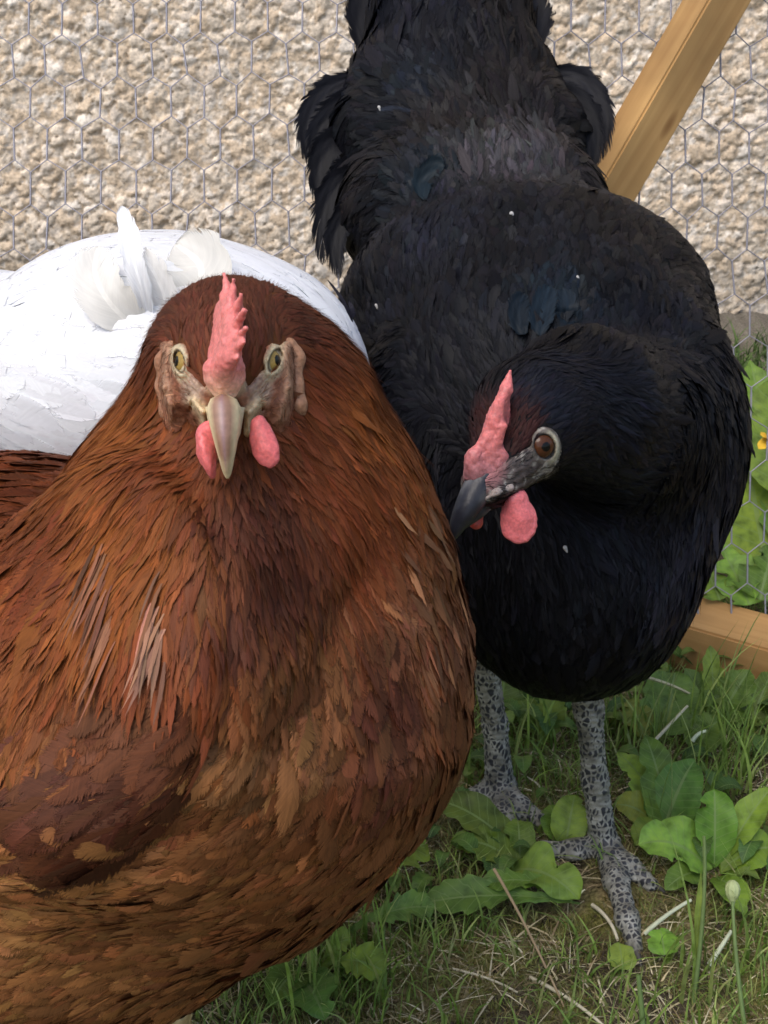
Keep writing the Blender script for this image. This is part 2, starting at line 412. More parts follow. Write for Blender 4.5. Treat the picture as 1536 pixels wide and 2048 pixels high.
# ---- pebble-dashed wall
ax_ = axis(-2.2, -.75, .75, 2.2, .0027); az_ = axis(-.05, -.03, .62, 1.9, .0027)
Xg, Zg = np.meshgrid(ax_, az_, indexing='ij'); q3 = np.stack([Xg*90, Zg*90, Xg*0], -1)
wx, wz = Xg+vnoise(q3, 3)*.004+vnoise(q3*3.1, 13)*.0022, Zg+vnoise(q3, 4)*.004+vnoise(q3*3.1, 14)*.0022
h1, e1, id1 = chips(wx, wz, .0165, 11); h2, e2, id2 = chips(wx, wz, .0072, 31)
big = np.clip(h1*1.15+vnoise(q3*.25, 9)*.5-.1, 0, 1.3)*np.clip(e1*4, 0, 1)**.7
small = np.clip(h2, 0, 1)*np.clip(e2*4, 0, 1)**.7
use = big > .42
H = np.where(use, .0022+.0042*big, .0008+.0030*small)+.0012*vnoise(q3*4, 8)
idc = np.where(use, id1, id2); ed = np.where(use, e1, e2)
base = np.array([.64, .53, .39]); pal = np.array([[.74, .63, .50], [.64, .51, .37], [.72, .62, .51], [.60, .48, .35], [.78, .70, .60], [.66, .56, .44]])
colw = pal[np.clip((idc*6).astype(int), 0, 5)]*(.85+.3*rnd2((idc*9999).astype(np.int64), 5, 3))[..., None]
mort = np.array([.50, .40, .29]); mk = np.clip(1-ed*4.5, 0, 1)[..., None]*.8; colw = colw*(1-mk)+mort*mk
lowd = np.clip((.13-Zg+.03*vnoise(q3*.12, 5))/.12, 0, 1)[..., None]*.45; colw = colw*(1-lowd)+np.array([.22, .20, .16])*lowd   # splashed, mossy foot of the wall
mw, t, b = mat('roughcast', .9, .15); a = N(t, 'Attribute', attribute_name='Col'); tc = N(t, 'TexCoord')
n_ = N(t, 'TexNoise', Scale=260, Detail=5.0); t.links.new(tc.outputs['Object'], n_.inputs['Vector'])
r_ = ramp(t, [(.3, (.72,)*3), (.7, (1.18,)*3)]); t.links.new(n_.outputs[0], r_.inputs[0])
t.links.new(mixc(t, a.outputs['Color'], r_.outputs[0], 1.0, 'MULTIPLY'), b.inputs['Base Color']); bump(t, b, n_.outputs[0], .7, .002)
wall = mesh_np('wall', np.stack([Xg, WY-H, Zg], -1).reshape(-1, 3), gridq(*Xg.shape), mw, None, colw.reshape(-1, 3), origin=(0, WY, 0), smooth=False)
tag(wall, 'rough cream pebble-dashed wall behind the wire netting', 'wall')

# ---- ground
def gheight(x, y):
    p = np.stack([np.asarray(x)*14, np.asarray(y)*14, np.asarray(x)*0], -1)
    return .006*fbm(p, 4, 41)-.002
gx = axis(-30, -.35, .62, 30, .0035); gy = axis(-20, .34, 1.25, 30, .0035)
X2, Y2 = np.meshgrid(gx, gy, indexing='ij'); Hg = gheight(X2, Y2)
fine = (np.abs(X2) < 1.5) & (Y2 < 2) & (Y2 > -.5)
pp = np.stack([X2*160, Y2*160, X2*0], -1); Hg = np.where(fine, Hg+.0015*fbm(pp, 2, 17), 0)
nse = fbm(np.stack([X2*22, Y2*22, X2*0], -1), 3, 55)[..., None]; nf = fbm(pp*.7, 2, 66)[..., None]
soil = np.array([.10, .08, .055]); moss = np.array([.18, .18, .05]); tan = np.array([.30, .24, .12])
k1 = np.clip(.5+nse*.9, 0, 1); k2 = np.clip(.45+nf*.8, 0, 1); cg = soil*(1-k1)+(moss*(1-k2)+tan*k2)*k1
far = np.clip((Y2-1.2)/.3, 0, 1)[..., None]; cg = cg*(1-far)+np.array([.17, .15, .12])*(1+.3*nf)*far
mg, t, b = mat('soil_and_moss', .95, .1); a = N(t, 'Attribute', attribute_name='Col'); tc = N(t, 'TexCoord')
n_ = N(t, 'TexNoise', Scale=450, Detail=6.0); t.links.new(tc.outputs['Object'], n_.inputs['Vector'])
r_ = ramp(t, [(.3, (.5,)*3), (.7, (1.5,)*3)]); t.links.new(n_.outputs[0], r_.inputs[0])
t.links.new(mixc(t, a.outputs['Color'], r_.outputs[0], 1.0, 'MULTIPLY'), b.inputs['Base Color']); bump(t, b, n_.outputs[0], 1, .004)
ground = mesh_np('ground', np.stack([X2, Y2, Hg], -1).reshape(-1, 3), gridq(*X2.shape), mg, None, cg.reshape(-1, 3)); tag(ground, kind='structure')

# ---- chicken run: leaning netted side, base board, diagonal brace
def mat_wood(name, c1, c2, rough=.6):
    m, t, b = mat(name, rough, .3); tc = N(t, 'TexCoord'); mp = N(t, 'Mapping'); mp.inputs['Scale'].default_value = (5, 90, 90)
    t.links.new(tc.outputs['Object'], mp.inputs[0]); n1 = N(t, 'TexNoise', Scale=1.0, Detail=4.0, Distortion=.6); t.links.new(mp.outputs[0], n1.inputs['Vector'])
    n2 = N(t, 'TexNoise', Scale=14.0, Detail=3.0); t.links.new(tc.outputs['Object'], n2.inputs['Vector'])
    r1 = ramp(t, [(.3, c1), (.5, tuple(.5*(x+y) for x, y in zip(c1, c2))), (.72, c2)]); t.links.new(n1.outputs[0], r1.inputs[0])
    r2 = ramp(t, [(.3, (.7,)*3), (.7, (1.15,)*3)]); t.links.new(n2.outputs[0], r2.inputs[0])
    # knots
    mp2 = N(t, 'Mapping'); mp2.inputs['Scale'].default_value = (9, 26, 26); t.links.new(tc.outputs['Object'], mp2.inputs[0])
    v = N(t, 'TexVoronoi', Scale=1.0); t.links.new(mp2.outputs[0], v.inputs['Vector']); rk = ramp(t, [(.06, (.25, .13, .06)), (.16, (1, 1, 1))]); t.links.new(v.outputs['Distance'], rk.inputs[0])
    c = mixc(t, mixc(t, r1.outputs[0], r2.outputs[0], 1.0, 'MULTIPLY'), rk.outputs[0], 1.0, 'MULTIPLY')
    t.links.new(c, b.inputs['Base Color']); bump(t, b, n1.outputs[0], .35, .001); return m
def beam(name, A, B, up, wu, wv, m, parent):
    """bevelled timber from A to B; wu across, wv along 'up'"""
    A, B, up = Vector(A), Vector(B), Vector(up); ax = (B-A); L = ax.length; ax.normalize(); v = (up-ax*up.dot(ax)).normalized(); u = v.cross(ax)
    import bmesh
    bm = bmesh.new(); bmesh.ops.create_cube(bm, size=1); bmesh.ops.scale(bm, vec=(L, wu, wv), verts=bm.verts)
    bmesh.ops.bevel(bm, geom=list(bm.edges), offset=.0018, segments=2, affect='EDGES')
    for f in list(bm.faces): f.smooth = False
    me = bpy.data.meshes.new(name); bm.to_mesh(me); bm.free(); me.materials.append(m)
    o = bpy.data.objects.new(name, me); C.objects.link(o); o.parent = parent
    mm = Matrix((ax, u, v)).transposed().to_4x4(); mm.translation = (A+B)/2-Vector(parent.location); o.matrix_local = mm; return o
run = empty('chicken_run', (.25, .98, 0))
tag(run, 'chicken run side of timber battens and hexagonal wire netting', 'chicken run')
wood = mat_wood('tanalised_pine', (.36, .19, .065), (.50, .29, .11)); wood_wet = mat_wood('brace_pine', (.34, .19, .07), (.46, .28, .11))
a1, a0 = G(1545, 1302, .041), G(1330, 1240, .041)
dr = nrm(a0-a1); nrml = np.array([-dr[1], dr[0], 0]);  nrml = nrml if nrml[1] > 0 else -nrml
q0, q1 = a0+dr*.10+nrml*.026, a1-dr*.5+nrml*.026; q0[2] = q1[2] = .0205
beam('base_board', q0, q1, (0, 0, 1), .052, .041, wood, run)
bA, bB = W(760, 1160, 1.115), W(1530, -165, 1.07)
camdir = np.array([0, -cT, sT]); left = c2w(np.array([-1, -.35, 0]))-c2w(np.zeros(3))
beam('brace', bA, bB, tuple(camdir*.8-left*.6), .036, .028, wood_wet, run)
# netting: plane leaning with the run
mwire, t, b = mat('galvanised_wire', .45, .5); b.inputs['Metallic'].default_value = .55; b.inputs['Base Color'].default_value = (.28, .27, .30, 1)
def netting():
    V, Q = [], []
    pw, pr_, vs = .0252, .0316, .72
    def node(i, j, top):
        x = (i+(.5 if j % 2 else 0))*pw; y = j*pr_+(vs*pr_ if top else 0)
        nx = vnoise(np.array([x*7, y*7, 0.]), 5)*.005+vnoise(np.array([x*40, y*40, 1.]), 6)*.0018; ny = vnoise(np.array([x*6, y*6, 3.]), 7)*.006+vnoise(np.array([x*40, y*40, 7.]), 9)*.0018
        nz = vnoise(np.array([x*5, y*5, 5.]), 8)*.008
        return np.array([x+nx, y+ny, nz])
    def seg(a, b_, r, k=5, twist=0):
        n = 5; d = nrm(b_-a); u = nrm(np.cross(d, [0, 0, 1.0])); v = np.cross(d, u); rows = []
        for s in np.linspace(0, 1, k):
            rr = r*(1+.3*math.sin(s*twist)); c = a+(b_-a)*s
            rows.append([c+rr*(math.cos(h)*u*(1 if not twist else 1)+math.sin(h)*v) for h in np.arange(n)/n*6.283])
        o = len(V); V.extend([x for r_ in rows for x in r_])
        for i in range(k-1):
            for j in range(n): Q.append((o+i*n+j, o+i*n+(j+1) % n, o+(i+1)*n+(j+1) % n, o+(i+1)*n+j))
    for j in range(-2, 22):
        for i in range(-30, 30):
            a, b_ = node(i, j, 0), node(i, j, 1); seg(a, b_, .00078, 9, 26)
            o = 1 if j % 2 else 0
            for s in (0, 1):
                c = node(i-1+s+o, j+1, 0); seg(b_, c, .00048, 2)
    V = np.array(V)
    O = W(768, 1170, 1.118); top = W(768, 0, 1.10); up = nrm(top-O); rt = np.array([1., 0, 0]); nn = np.cross(rt, up)
    return O+V[:, :1]*rt+V[:, 1:2]*up+V[:, 2:]*nn, np.array(Q)
nv, nq = netting(); mesh_np('wire_netting', nv, nq, mwire, run)

# ============================================================ BIRDS
def blob(name, f, h, m, parent, colf): return sdf_mesh(name, f, h, m, parent, colf)[0]
def const(c): return lambda v: np.tile(np.array(c, float), (len(v), 1))*(1+.06*vnoise(v*300, 3))[:, None]
def zoff(s, k=0): return s
def leg_build(name, pts, toes, mt, parent, c1, c2, rf=1.0):
    """pts: [(x,y,Z,r)] shank; toes: [[(x,y,h,r)...]] on the ground (pixel, height)"""
    f = Sdf(.006)
    Pn = [(p[0], p[1], p[2]) for p in pts]
    for i in range(len(pts)-1): f.c(Pn[i], Pn[i+1], pts[i][3]*rf, pts[i+1][3]*rf)
    foot = c2w(P(*Pn[-1])); claws = []
    for tz in toes:
        prev = w2c(foot[None])[0]; pr = pts[-1][3]*.8*rf
        for (x, y, hh, r) in tz[:-1]:
            c = w2c(G(x, y, hh)[None])[0]; r = r*rf; f.pr.append(('c', prev, c, (pr, r), None)); prev, pr = c, r
        x, y, hh, r = tz[-1]; claws.append((prev, w2c(G(x, y, hh)[None])[0], pr))
    def cf(v):
        n1 = fbm(v*np.array([220, 160, 220]), 2, 5); k = np.clip(.5+1.6*n1, 0, 1)[:, None]; return np.array(c1)*(1-k)+np.array(c2)*k
    def post(p, d):    # scutes
        return d+.0005*np.sin(p[..., 1]*1700+3*vnoise(p*150, 3))*.8+.0004*vnoise(p*700, 2)
    f.post = post
    o, v, q = sdf_mesh(name, f, .0011, mt, parent, cf)
    for a, b_, r in claws:
        d = nrm(b_-a); u = nrm(np.cross(d, [0, 0, 1.])); w_ = np.cross(d, u)
        secs = [(a+(b_-a)*s+np.array([0, -.0015*math.sin(s*3), 0]), u*r*.62*(1-s)**.7+u*1e-5, w_*r*.62*(1-s)**.7+w_*1e-5) for s in np.linspace(0, 1, 6)]
        cl = loft('claw', secs, M['darkhorn'], o, 8, const((.09, .08, .075)))
    return o
def comb_build(name, base, crest, teeth, r0, r1, mt, parent, colf, k=.003, h=.0007, sub=6):
    """plate along base/crest polylines (camera axes) + teeth [(from,to,r)]"""
    f = Sdf(k); b_, c_ = np.array(base), np.array(crest)
    n = len(b_)
    for i in range(n-1):
        for s in np.linspace(0, 1, sub)[:-1]:
            p0, p1 = b_[i]*(1-s)+b_[i+1]*s, c_[i]*(1-s)+c_[i+1]*s
            f.pr.append(('c', p0, p1, (r0, r1), None))
    for a, c, ra, rb in teeth: f.pr.append(('c', np.array(a), np.array(c), (ra, rb), None))
    f.post = lambda p, d: d+.00035*vnoise(p*600, 4)+.0003*vnoise(p*1500, 9)
    return blob(name, f, h, mt, parent, colf)
def eye_build(c, r, look, parent, iris, pupil=.38, lid=None):
    """eyeball with modelled iris/pupil colour zones; look = outward axis (camera axes)"""
    f = Sdf(.001); f.pr.append(('e', np.array(c), np.array([r]*3), np.eye(3), None)); look = nrm(np.array(look, float))
    def cf(v):
        a = np.arccos(np.clip(nrm(v-c)@look, -1, 1)); col = np.tile(np.array(iris, float), (len(v), 1)); col *= (1+.25*vnoise(v*2500, 2))[:, None]
        col[a < pupil] = (.004, .004, .004); col[a > 1.05] = np.array(iris)*.35; return col
    return blob('eye', f, r/13, M['eye'], parent, cf)
m, t, b = mat('eye_gloss', .15, .22); a = N(t, 'Attribute', attribute_name='Col'); t.links.new(a.outputs['Color'], b.inputs['Base Color']); M['eye'] = m

# -------------------------------------------------- brown hen
OR, RU, BR, DK, LT, PK = (.180, .052, .010), (.118, .029, .0075), (.130, .047, .015), (.064, .019, .009), (.19, .083, .030), (.160, .060, .027)
LT2, BR2 = (.29, .125, .042), (.19, .075, .025)
HD = (.080, .022, .010)
brown = empty('brown_hen', (-.12, .50, 0))
tag(brown, 'chestnut brown hen in front looking straight at the camera', 'hen')
fb = Sdf(.016)
fb.e(456, 735, .461, .0160, .0195, .0190)
fb.c((455, 702, .487), (500, 812, .502), .0225, .0375)
fb.c((500, 812, .502), (505, 1080, .525), .0375, .064)
fb.c((505, 1080, .525), (445, 1350, .535), .064, .090)
fb.e(606, 1300, .535, .0590, .058, .056)
fb.e(385, 1648, .56, .072, .053, .065)
fb.e(100, 1560, .60, .115, .102, .10)
fb.e(30, 1345, .63, .11, .092, .09)
fb.e(-420, 1380, .74, .11, .095, .09)
fb.c((-520, 1250, .78), (-880, 900, .88), .055, .02, .03)
WPR = []
fw = Sdf(.022)
for x_, y_, a_, b_, r_, dz in ((235, 1400, .052, .034, -36, -.0125), (70, 1480, .070, .042, -27, -.0095), (-120, 1510, .07, .040, -18, -.008)):
    c_ = fb.ray(x_, y_); n_ = fb.grad(c_[None])[0]; u_ = np.array([math.cos(R(r_)), math.sin(R(r_)), 0]); u_ = nrm(u_-n_*(u_@n_)); v_ = np.cross(n_, u_)
    if v_[1] < 0: v_ = -v_
    tl = R(17); v2_ = v_*math.cos(tl)+n_*math.sin(tl); n2_ = nrm(n_*math.cos(tl)-v_*math.sin(tl))
    WPR.append(('e', c_+n_*(dz-.0085)-v2_*.016, np.array([a_+.004, b_+.004, .0140]), np.stack([u_, v2_, n2_], 1), .038))
    fw.pr.append(('e', c_+n_*dz, np.array([a_, b_, .0135]), np.stack([u_, v2_, n2_], 1), None))
fb.pr += WPR
obody, bv, bq = sdf_mesh('body', fb, .0028, M['under'], brown, lambda v: np.tile(np.array((.10, .035, .012)), (len(v), 1)))
# face hole : bare skin ellipsoids
def PE(x, y, Z, a, b_, c): return (P(x, y, Z), np.array([a, b_, c]))
EL, ERt = fb.ray(360, 722), fb.ray(549, 721)
def eye_rr(X, Y): return np.where(X < 453, ell(X, Y, 359, 723, 10.5, 23.5, -.24), ell(X, Y, 550, 721, 11.5, 24.5, .36))
def face_t(X, Y):
    u, v = np.abs(X-453), Y-720
    md = np.minimum.reduce([(ell(u, v, 99, 8, 25, 43, -.25)-1)*25, (ell(u, v, 104, 78, 33, 72)-1)*33, seg2(u, v, 80, 38, 44, 84)-19, (ell(u, v, 0, 54, 40, 30)-1)*30, seg2(u, v, 44, 84, 58, 118)-20, seg2(u, v, 44, 102, 42, 146)-10, seg2(u, v, 122, -26, 126, 55)-13, seg2(u, v, 126, 55, 110, 118)-11])
    t = np.interp(md, [-9, -2, 5], [1.25, .85, -3.0]); rr = eye_rr(X, Y)
    t = t+.75*gs(rr-1.22, .17)-.9*(rr < 1.02)+.35*gs(rr-1.75, .14)*(v > -12)+.25*gs(rr-2.2, .14)*(v > 5)
    t = t+.30*np.sin((u*.7+v*.75)*.60)*gs(np.hypot((u-66)/20, (v-58)/26))+.9*gs(np.hypot((u-108)/20, (v-88)/48))
    t = t+2.0*gs(seg2(u, v, 66, 84, 47, 104), 8)+1.7*gs(seg2(u, v, 45, 104, 42, 144), 7)+.8*gs(seg2(u, v, 122, -26, 126, 55), 8)+.8*gs(seg2(u, v, 126, 55, 108, 118), 7)
    t = t+2.1*gs(np.hypot((u-27)/12, (v-46)/14))+.9*gs(np.hypot(u/26, (v-58)/18))
    return t
ff = Relief(fb, face_t, P(290, 640, .468)-np.array([0, 0, .035]), P(625, 900, .468)+np.array([0, 0, .004]))
bhole_ = [PE(364, 770, .450, .0050, .0135, .012), PE(556, 766, .450, .0055, .0135, .012), PE(450, 800, .440, .0075, .010, .012), PE(452, 715, .438, .0035, .013, .012)]
ctrl_b = [ # x y dx dy len wid colour part (dz)
 (400, 600, -.3, -1, 8, 2.2, HD, 'head_feathers'), (510, 600, .3, -1, 8, 2.2, HD, 'head_feathers'), (390, 660, -.35, -1, 7, 1.8, HD, 'head_feathers'), (525, 660, .4, -1, 7, 1.8, HD, 'head_feathers'),
 (330, 640, -.8, -.4, 10, 2.4, HD, 'head_feathers'), (590, 640, .8, -.3, 10, 2.4, HD, 'head_feathers'), (455, 565, 0, -1, 9, 2.4, HD, 'head_feathers'),
 (300, 720, -.9, .35, 14, 2.6, RU, 'neck_feathers'), (640, 720, .9, .4, 15, 2.6, RU, 'neck_feathers'), (280, 830, -.75, .65, 22, 3.2, OR, 'neck_feathers'), (700, 800, .8, .6, 22, 3.2, OR, 'neck_feathers'),
 (350, 900, -.5, .8, 20, 3, RU, 'neck_feathers'), (620, 900, .6, .8, 20, 3, RU, 'neck_feathers'), (450, 1010, 0, 1, 18, 3, DK, 'neck_feathers'), (500, 1000, .15, 1, 18, 3, DK, 'neck_feathers'),
 (200, 900, -.8, .6, 26, 3.6, OR, 'neck_feathers'), (250, 1000, -.45, .9, 30, 3.6, OR, 'neck_feathers'), (330, 1050, -.35, .95, 30, 3.6, OR, 'neck_feathers'), (700, 950, .7, .75, 26, 3.6, RU, 'neck_feathers'),
 (820, 950, .6, .8, 24, 4, OR, 'neck_feathers'), (700, 1080, .6, .85, 26, 4.2, RU, 'neck_feathers'), (560, 1120, .2, 1, 28, 4, DK, 'neck_feathers'), (450, 1180, -.05, 1, 30, 4, DK, 'neck_feathers'),
 (230, 1150, -.1, 1, 36, 3.4, OR, 'neck_feathers'), (300, 1250, -.1, 1, 36, 3.4, RU, 'neck_feathers'), (380, 1300, 0, 1, 32, 4, RU, 'neck_feathers'),
 (860, 1120, .6, .8, 20, 6, BR, 'breast_feathers'), (800, 1200, .65, .75, 20, 7, PK, 'breast_feathers'), (900, 1250, .45, .9, 20, 7, PK, 'breast_feathers'), (900, 1400, .1, 1, 20, 7, BR, 'breast_feathers'),
 (760, 1320, .3, .9, 22, 8, DK, 'breast_feathers'), (600, 1230, .1, 1, 24, 6, BR, 'breast_feathers'), (520, 1330, -.1, 1, 26, 8, BR, 'breast_feathers'), (580, 1430, -.25, 1, 26, 11, LT, 'breast_feathers'),
 (650, 1500, -.3, 1, 26, 10, BR, 'breast_feathers'), (760, 1500, -.1, 1, 22, 8, DK, 'breast_feathers'), (850, 1560, -.35, .9, 20, 8, BR, 'breast_feathers'), (500, 1550, -.8, .6, 28, 11, BR, 'breast_feathers'),
 (480, 1450, -.6, .7, 26, 10, LT, 'breast_feathers'), (380, 1620, -.95, .3, 28, 10, BR2, 'breast_feathers'), (560, 1680, -.85, .45, 24, 10, BR, 'breast_feathers'), (700, 1680, -.7, .7, 20, 9, BR, 'breast_feathers'),
 (450, 1800, -.95, .3, 22, 10, BR2, 'breast_feathers'), (250, 1750, -1, .2, 24, 10, LT2, 'breast_feathers'), (100, 1800, -1, .1, 24, 10, LT2, 'breast_feathers'), (300, 1900, -.9, .4, 22, 9, BR2, 'breast_feathers'),
 (100, 1950, -.9, .5, 20, 8, BR2, 'breast_feathers'), (550, 1850, -.9, .45, 18, 9, BR, 'breast_feathers'),
 (60, 960, -.9, .4, 26, 9, RU, 'back_feathers'), (40, 1060, -.85, .55, 26, 10, RU, 'back_feathers'), (150, 1100, -.7, .7, 28, 9, RU, 'back_feathers'), (-150, 1200, -1, .2, 30, 11, RU, 'back_feathers'),
]
fdb = field(ctrl_b, fb); names_b = fdb['part']
bag = Bag()
# wing: folded slab on the bird's right side
class Uni:
    def __init__(s, a, b): s.a, s.b = a, b
    def __call__(s, p): a, b = s.a(p), s.b(p)-.0005; h = np.clip(.5+.5*(a-b)/.010, 0, 1); return a+(b-a)*h-.010*h*(1-h)
    def grad(s, p): return Sdf.grad(s, p, 2e-3)
wing, wv, wq = sdf_mesh('wing', fw, .0026, M['under'], brown, lambda v: np.tile(np.array((.08, .03, .012)), (len(v), 1)))
WT_ = (.135, .038, .012)
WC, WD_, WL = (.110, .036, .013), (.062, .020, .010), (.14, .050, .022)
ctrl_w = [(330, 1300, -.6, .75, 20, 10, WC, 'w'), (230, 1250, -.7, .7, 22, 11, WC, 'w'), (100, 1200, -.75, .65, 24, 11, WT_, 'w'), (250, 1230, -.6, .75, 22, 9, WT_, 'w'), (0, 1240, -.8, .55, 24, 11, WT_, 'w'), (350, 1400, -.7, .7, 24, 12, WC, 'w'), (220, 1400, -.75, .65, 25, 13, WC, 'w'),
 (80, 1380, -.8, .6, 26, 13, WC, 'w'), (20, 1300, -.8, .6, 26, 13, WC, 'w'), (300, 1500, -.85, .5, 32, 13, WD_, 'w'), (150, 1540, -.9, .45, 36, 14, WD_, 'w'), (30, 1550, -.92, .4, 40, 14, WD_, 'w'), (30, 1650, -.95, .3, 44, 14, WD_, 'w'), (-200, 1550, -.97, .25, 50, 15, WD_, 'w')]
fdw = field(ctrl_w, fw)
RND = np.array([.5, .8, .95, 1.02, 1.0, .82, .35])
p = sample(wv, wq, 9000, .0052)
wf = Bag(); wf.add(plume(fw, fdw, p, lift=1.8, jit=.08, prof=RND, cvar=.10, wscale=1.15, K=6), ['feathers']*len(ctrl_w)); 
p = sample(wv, wq, 9000, .003); wf.add(plume(fw, fdw, p, 'strand', lift=1.6, lscale=.6, wscale=.03, K=4, cvar=.3, base=.6), ['feathers']*len(ctrl_w))
wf.build(M['brown'], wing)
print('surface Z', [(x, y, round(float(fb.ray(x, y)[2]), 4)) for x, y in ((360, 720), (450, 700), (450, 770), (450, 850), (547, 718), (330, 780), (590, 780), (175, 1360))])
def near(p, x, y, Z, r): return ((p-P(x, y, Z))**2).sum(1) < r*r
# body feathers: density follows feather size
allp = sample(bv, bq, 260000, None)
neck = allp[:, 1]+.016*fbm(allp*60, 2, 12)+.004*rng.normal(size=len(allp)) < P(0, 1260, .5)[1]; front = ((allp[:, 0] > P(-150, 0, .6)[0]))
def cellthin(p, cell):
    _, u = np.unique(np.floor(p/cell).astype(int), axis=0, return_index=True); return p[u]
headm = allp[:, 1] < P(0, 790, .47)[1]
apx, apy = allp[:, 0]/allp[:, 2]*F+768, allp[:, 1]/allp[:, 2]*F+1024
ovl = (apy < 1090+.50*np.clip(apx, 0, 900)+25*rng.normal(size=len(allp))) & (apx < 560) & front & ~headm
uncov = fw(allp) > -.003
ph = outside(cellthin(allp[headm & front], .00125), ff)
pn = outside(cellthin(allp[neck & front & ~headm & ~ovl & uncov], .0020), ff); po = cellthin(allp[ovl], .0022)
pb = cellthin(allp[~neck & front & ~ovl & uncov], .0038); pr = cellthin(allp[~front], .007)
bag.add(plume(fb, fdb, ph, lift=.8, K=4, jit=.10), names_b)
bag.add(plume(Uni(fb, fw), fdb, po, lift=1.5, jit=.10, cvar=.14, lscale=.85, wscale=1.35, K=7), names_b)
bag.add(plume(fb, fdb, pn, lift=1.4, jit=.09, wild=.003, cvar=.14, lscale=.85, wscale=1.35, K=6), names_b)
bag.add(plume(fb, fdb, pb, lift=1.9, jit=.13, prof=RND, wild=.004, cvar=.15, wscale=1.25, nj=.10, K=6), names_b)
bag.add(plume(fb, fdb, pr, lift=4, jit=.16, prof=RND), names_b)
# silky barbs over everything seen
ps = outside(sample(bv[:], bq, 250000, None), ff); fs = ps[:, 0] > P(-150, 0, .6)[0]; ps = ps[fs]
bag.add(plume(fb, fdb, ps, 'strand', lift=1.4, lscale=.6, wscale=.028, K=4, cvar=.22, base=.7, jit=.10, wild=.006), names_b)
gx_ = rng.uniform(-1, 1, (34, 2)); gp = np.array([fb.ray((235 if a_ < .2 else 320)+22*a_+18*b_, (1190 if a_ < .2 else 1240)+100*b_) for a_, b_ in gx_])
fdg = field([(250, 1150, -.1, 1, 24, 1.7, (.15, .060, .030), 'neck_feathers'), (300, 1280, -.05, 1, 24, 1.7, (.20, .095, .06), 'neck_feathers'), (220, 1280, -.25, 1, 24, 1.7, (.14, .055, .028), 'neck_feathers')], fb)  # lighter feather colour standing in for gloss highlights on the hackle
bag.add(plume(Uni(fb, fw), fdg, gp, lift=2.6, base=1.6, jit=.10, cvar=.35, K=6), ['neck_feathers']*3)
gp = np.array([fb.ray(780+110*rng.random()+60*q_, 1010+330*q_) for q_ in rng.random(30)])
fdg = field([(800, 1100, .65, .75, 15, 3.2, (.22, .10, .045), 'breast_feathers'), (880, 1250, .5, .9, 15, 3.2, (.20, .09, .04), 'breast_feathers')], fb)  # highlights on the breast put into paler feather colour
bag.add(plume(fb, fdg, gp, lift=1.8, base=1.4, jit=.15, cvar=.3, K=6), ['breast_feathers']*2)
bag.build(M['brown'], brown)
# gloss highlights left of the neck are painted in by the paler feathers above
# ---- face
SK, SKP, SKY = (.27, .105, .055), (.62, .42, .27), (.66, .56, .34)
def face_cf(V):
    c = np.tile(np.array((.235, .085, .045)), (len(V), 1)); X = V[:, 0]/V[:, 2]*F+768; Y = V[:, 1]/V[:, 2]*F+1024; u, v = np.abs(X-453), Y-720; rr = eye_rr(X, Y)
    n_ = fbm(V*480, 3, 3)
    def blend(m_, col):
        nonlocal c; m_ = np.clip(m_, 0, 1)[:, None]; c = c*(1-m_)+np.array(col)*m_
    blend(.45*np.clip(n_, 0, 1), (.42, .22, .13)); blend(.6*np.clip(-n_-.1, 0, 1), (.10, .035, .02))
    blend(1.6*(1.15-ell(u, v, 68, 58, 26, 34))+.3*n_, (.42, .29, .21)); blend(1.5*(2.15-rr)+.3*n_, (.50, .42, .27))
    blend(.55*gs(np.sin((u*.7+v*.75)*.30)**2, .35)*(ell(u, v, 66, 58, 26, 32) < 1), (.16, .10, .08))
    blend(.8*gs(rr-1.5, .12)*(v > -15), (.25, .17, .09)); blend(1.4*(1.2-ell(u, v, 0, 50, 44, 26)), (.70, .52, .34)); blend(1.3*(1-ell(u, v, 0, 22, 34, 14)), (.70, .33, .25)); blend(1.3*gs(seg2(u, v, 66, 84, 47, 104), 11)+1.2*gs(seg2(u, v, 45, 104, 42, 144), 9), (.62, .47, .28)); blend(.9*gs(seg2(u, v, 122, -26, 126, 55), 12)+.8*gs(seg2(u, v, 126, 55, 108, 118), 10), (.36, .20, .12)); blend(gs(rr-.95, .12), (.07, .04, .02))
    return c
face = blob('face', ff, .0007, M['face'], brown, face_cf)
def sz(x, y, off, r): return (x, y, fb.ray(x, y)[2]+off+.0006, r*1.15)
for nm, pts, cc_ in (('earlobe', [sz(343, 692, .0005, 0.0016), sz(328, 722, .0008, 0.0020), sz(327, 775, .001, 0.0018), sz(336, 822, .001, 0.0020), sz(352, 858, .001, 0.0011)], (.31, .15, .085)),
                     ('earlobe', [sz(579, 690, .0005, 0.0020), sz(592, 716, .0008, 0.0021), sz(592, 770, .001, 0.0017), sz(596, 808, .001, 0.0021), sz(604, 828, .001, 0.0011)], (.34, .175, .10))):
    f = Sdf(.003)
    for i in range(len(pts)-1): f.c(pts[i][:3], pts[i+1][:3], pts[i][3], pts[i+1][3])
    f.post = lambda p, d: d+.0002*vnoise(p*500, 2)
    blob(nm, f, .0006, M['face'], face, const(cc_))
vf_, qf_ = nets(ff, .0012)
pf_ = sample(vf_, qf_, 3200, None); Xf, Yf = pf_[:, 0]/pf_[:, 2]*F+768, pf_[:, 1]/pf_[:, 2]*F+1024
kf_ = (np.hypot((Xf-361)/20, (Yf-722)/36) > 1) & (np.hypot((Xf-547)/20, (Yf-718)/36) > 1) & ~((np.abs(Xf-450) < 62) & (Yf > 730))
pf_ = pf_[kf_]; fbr = Bag()
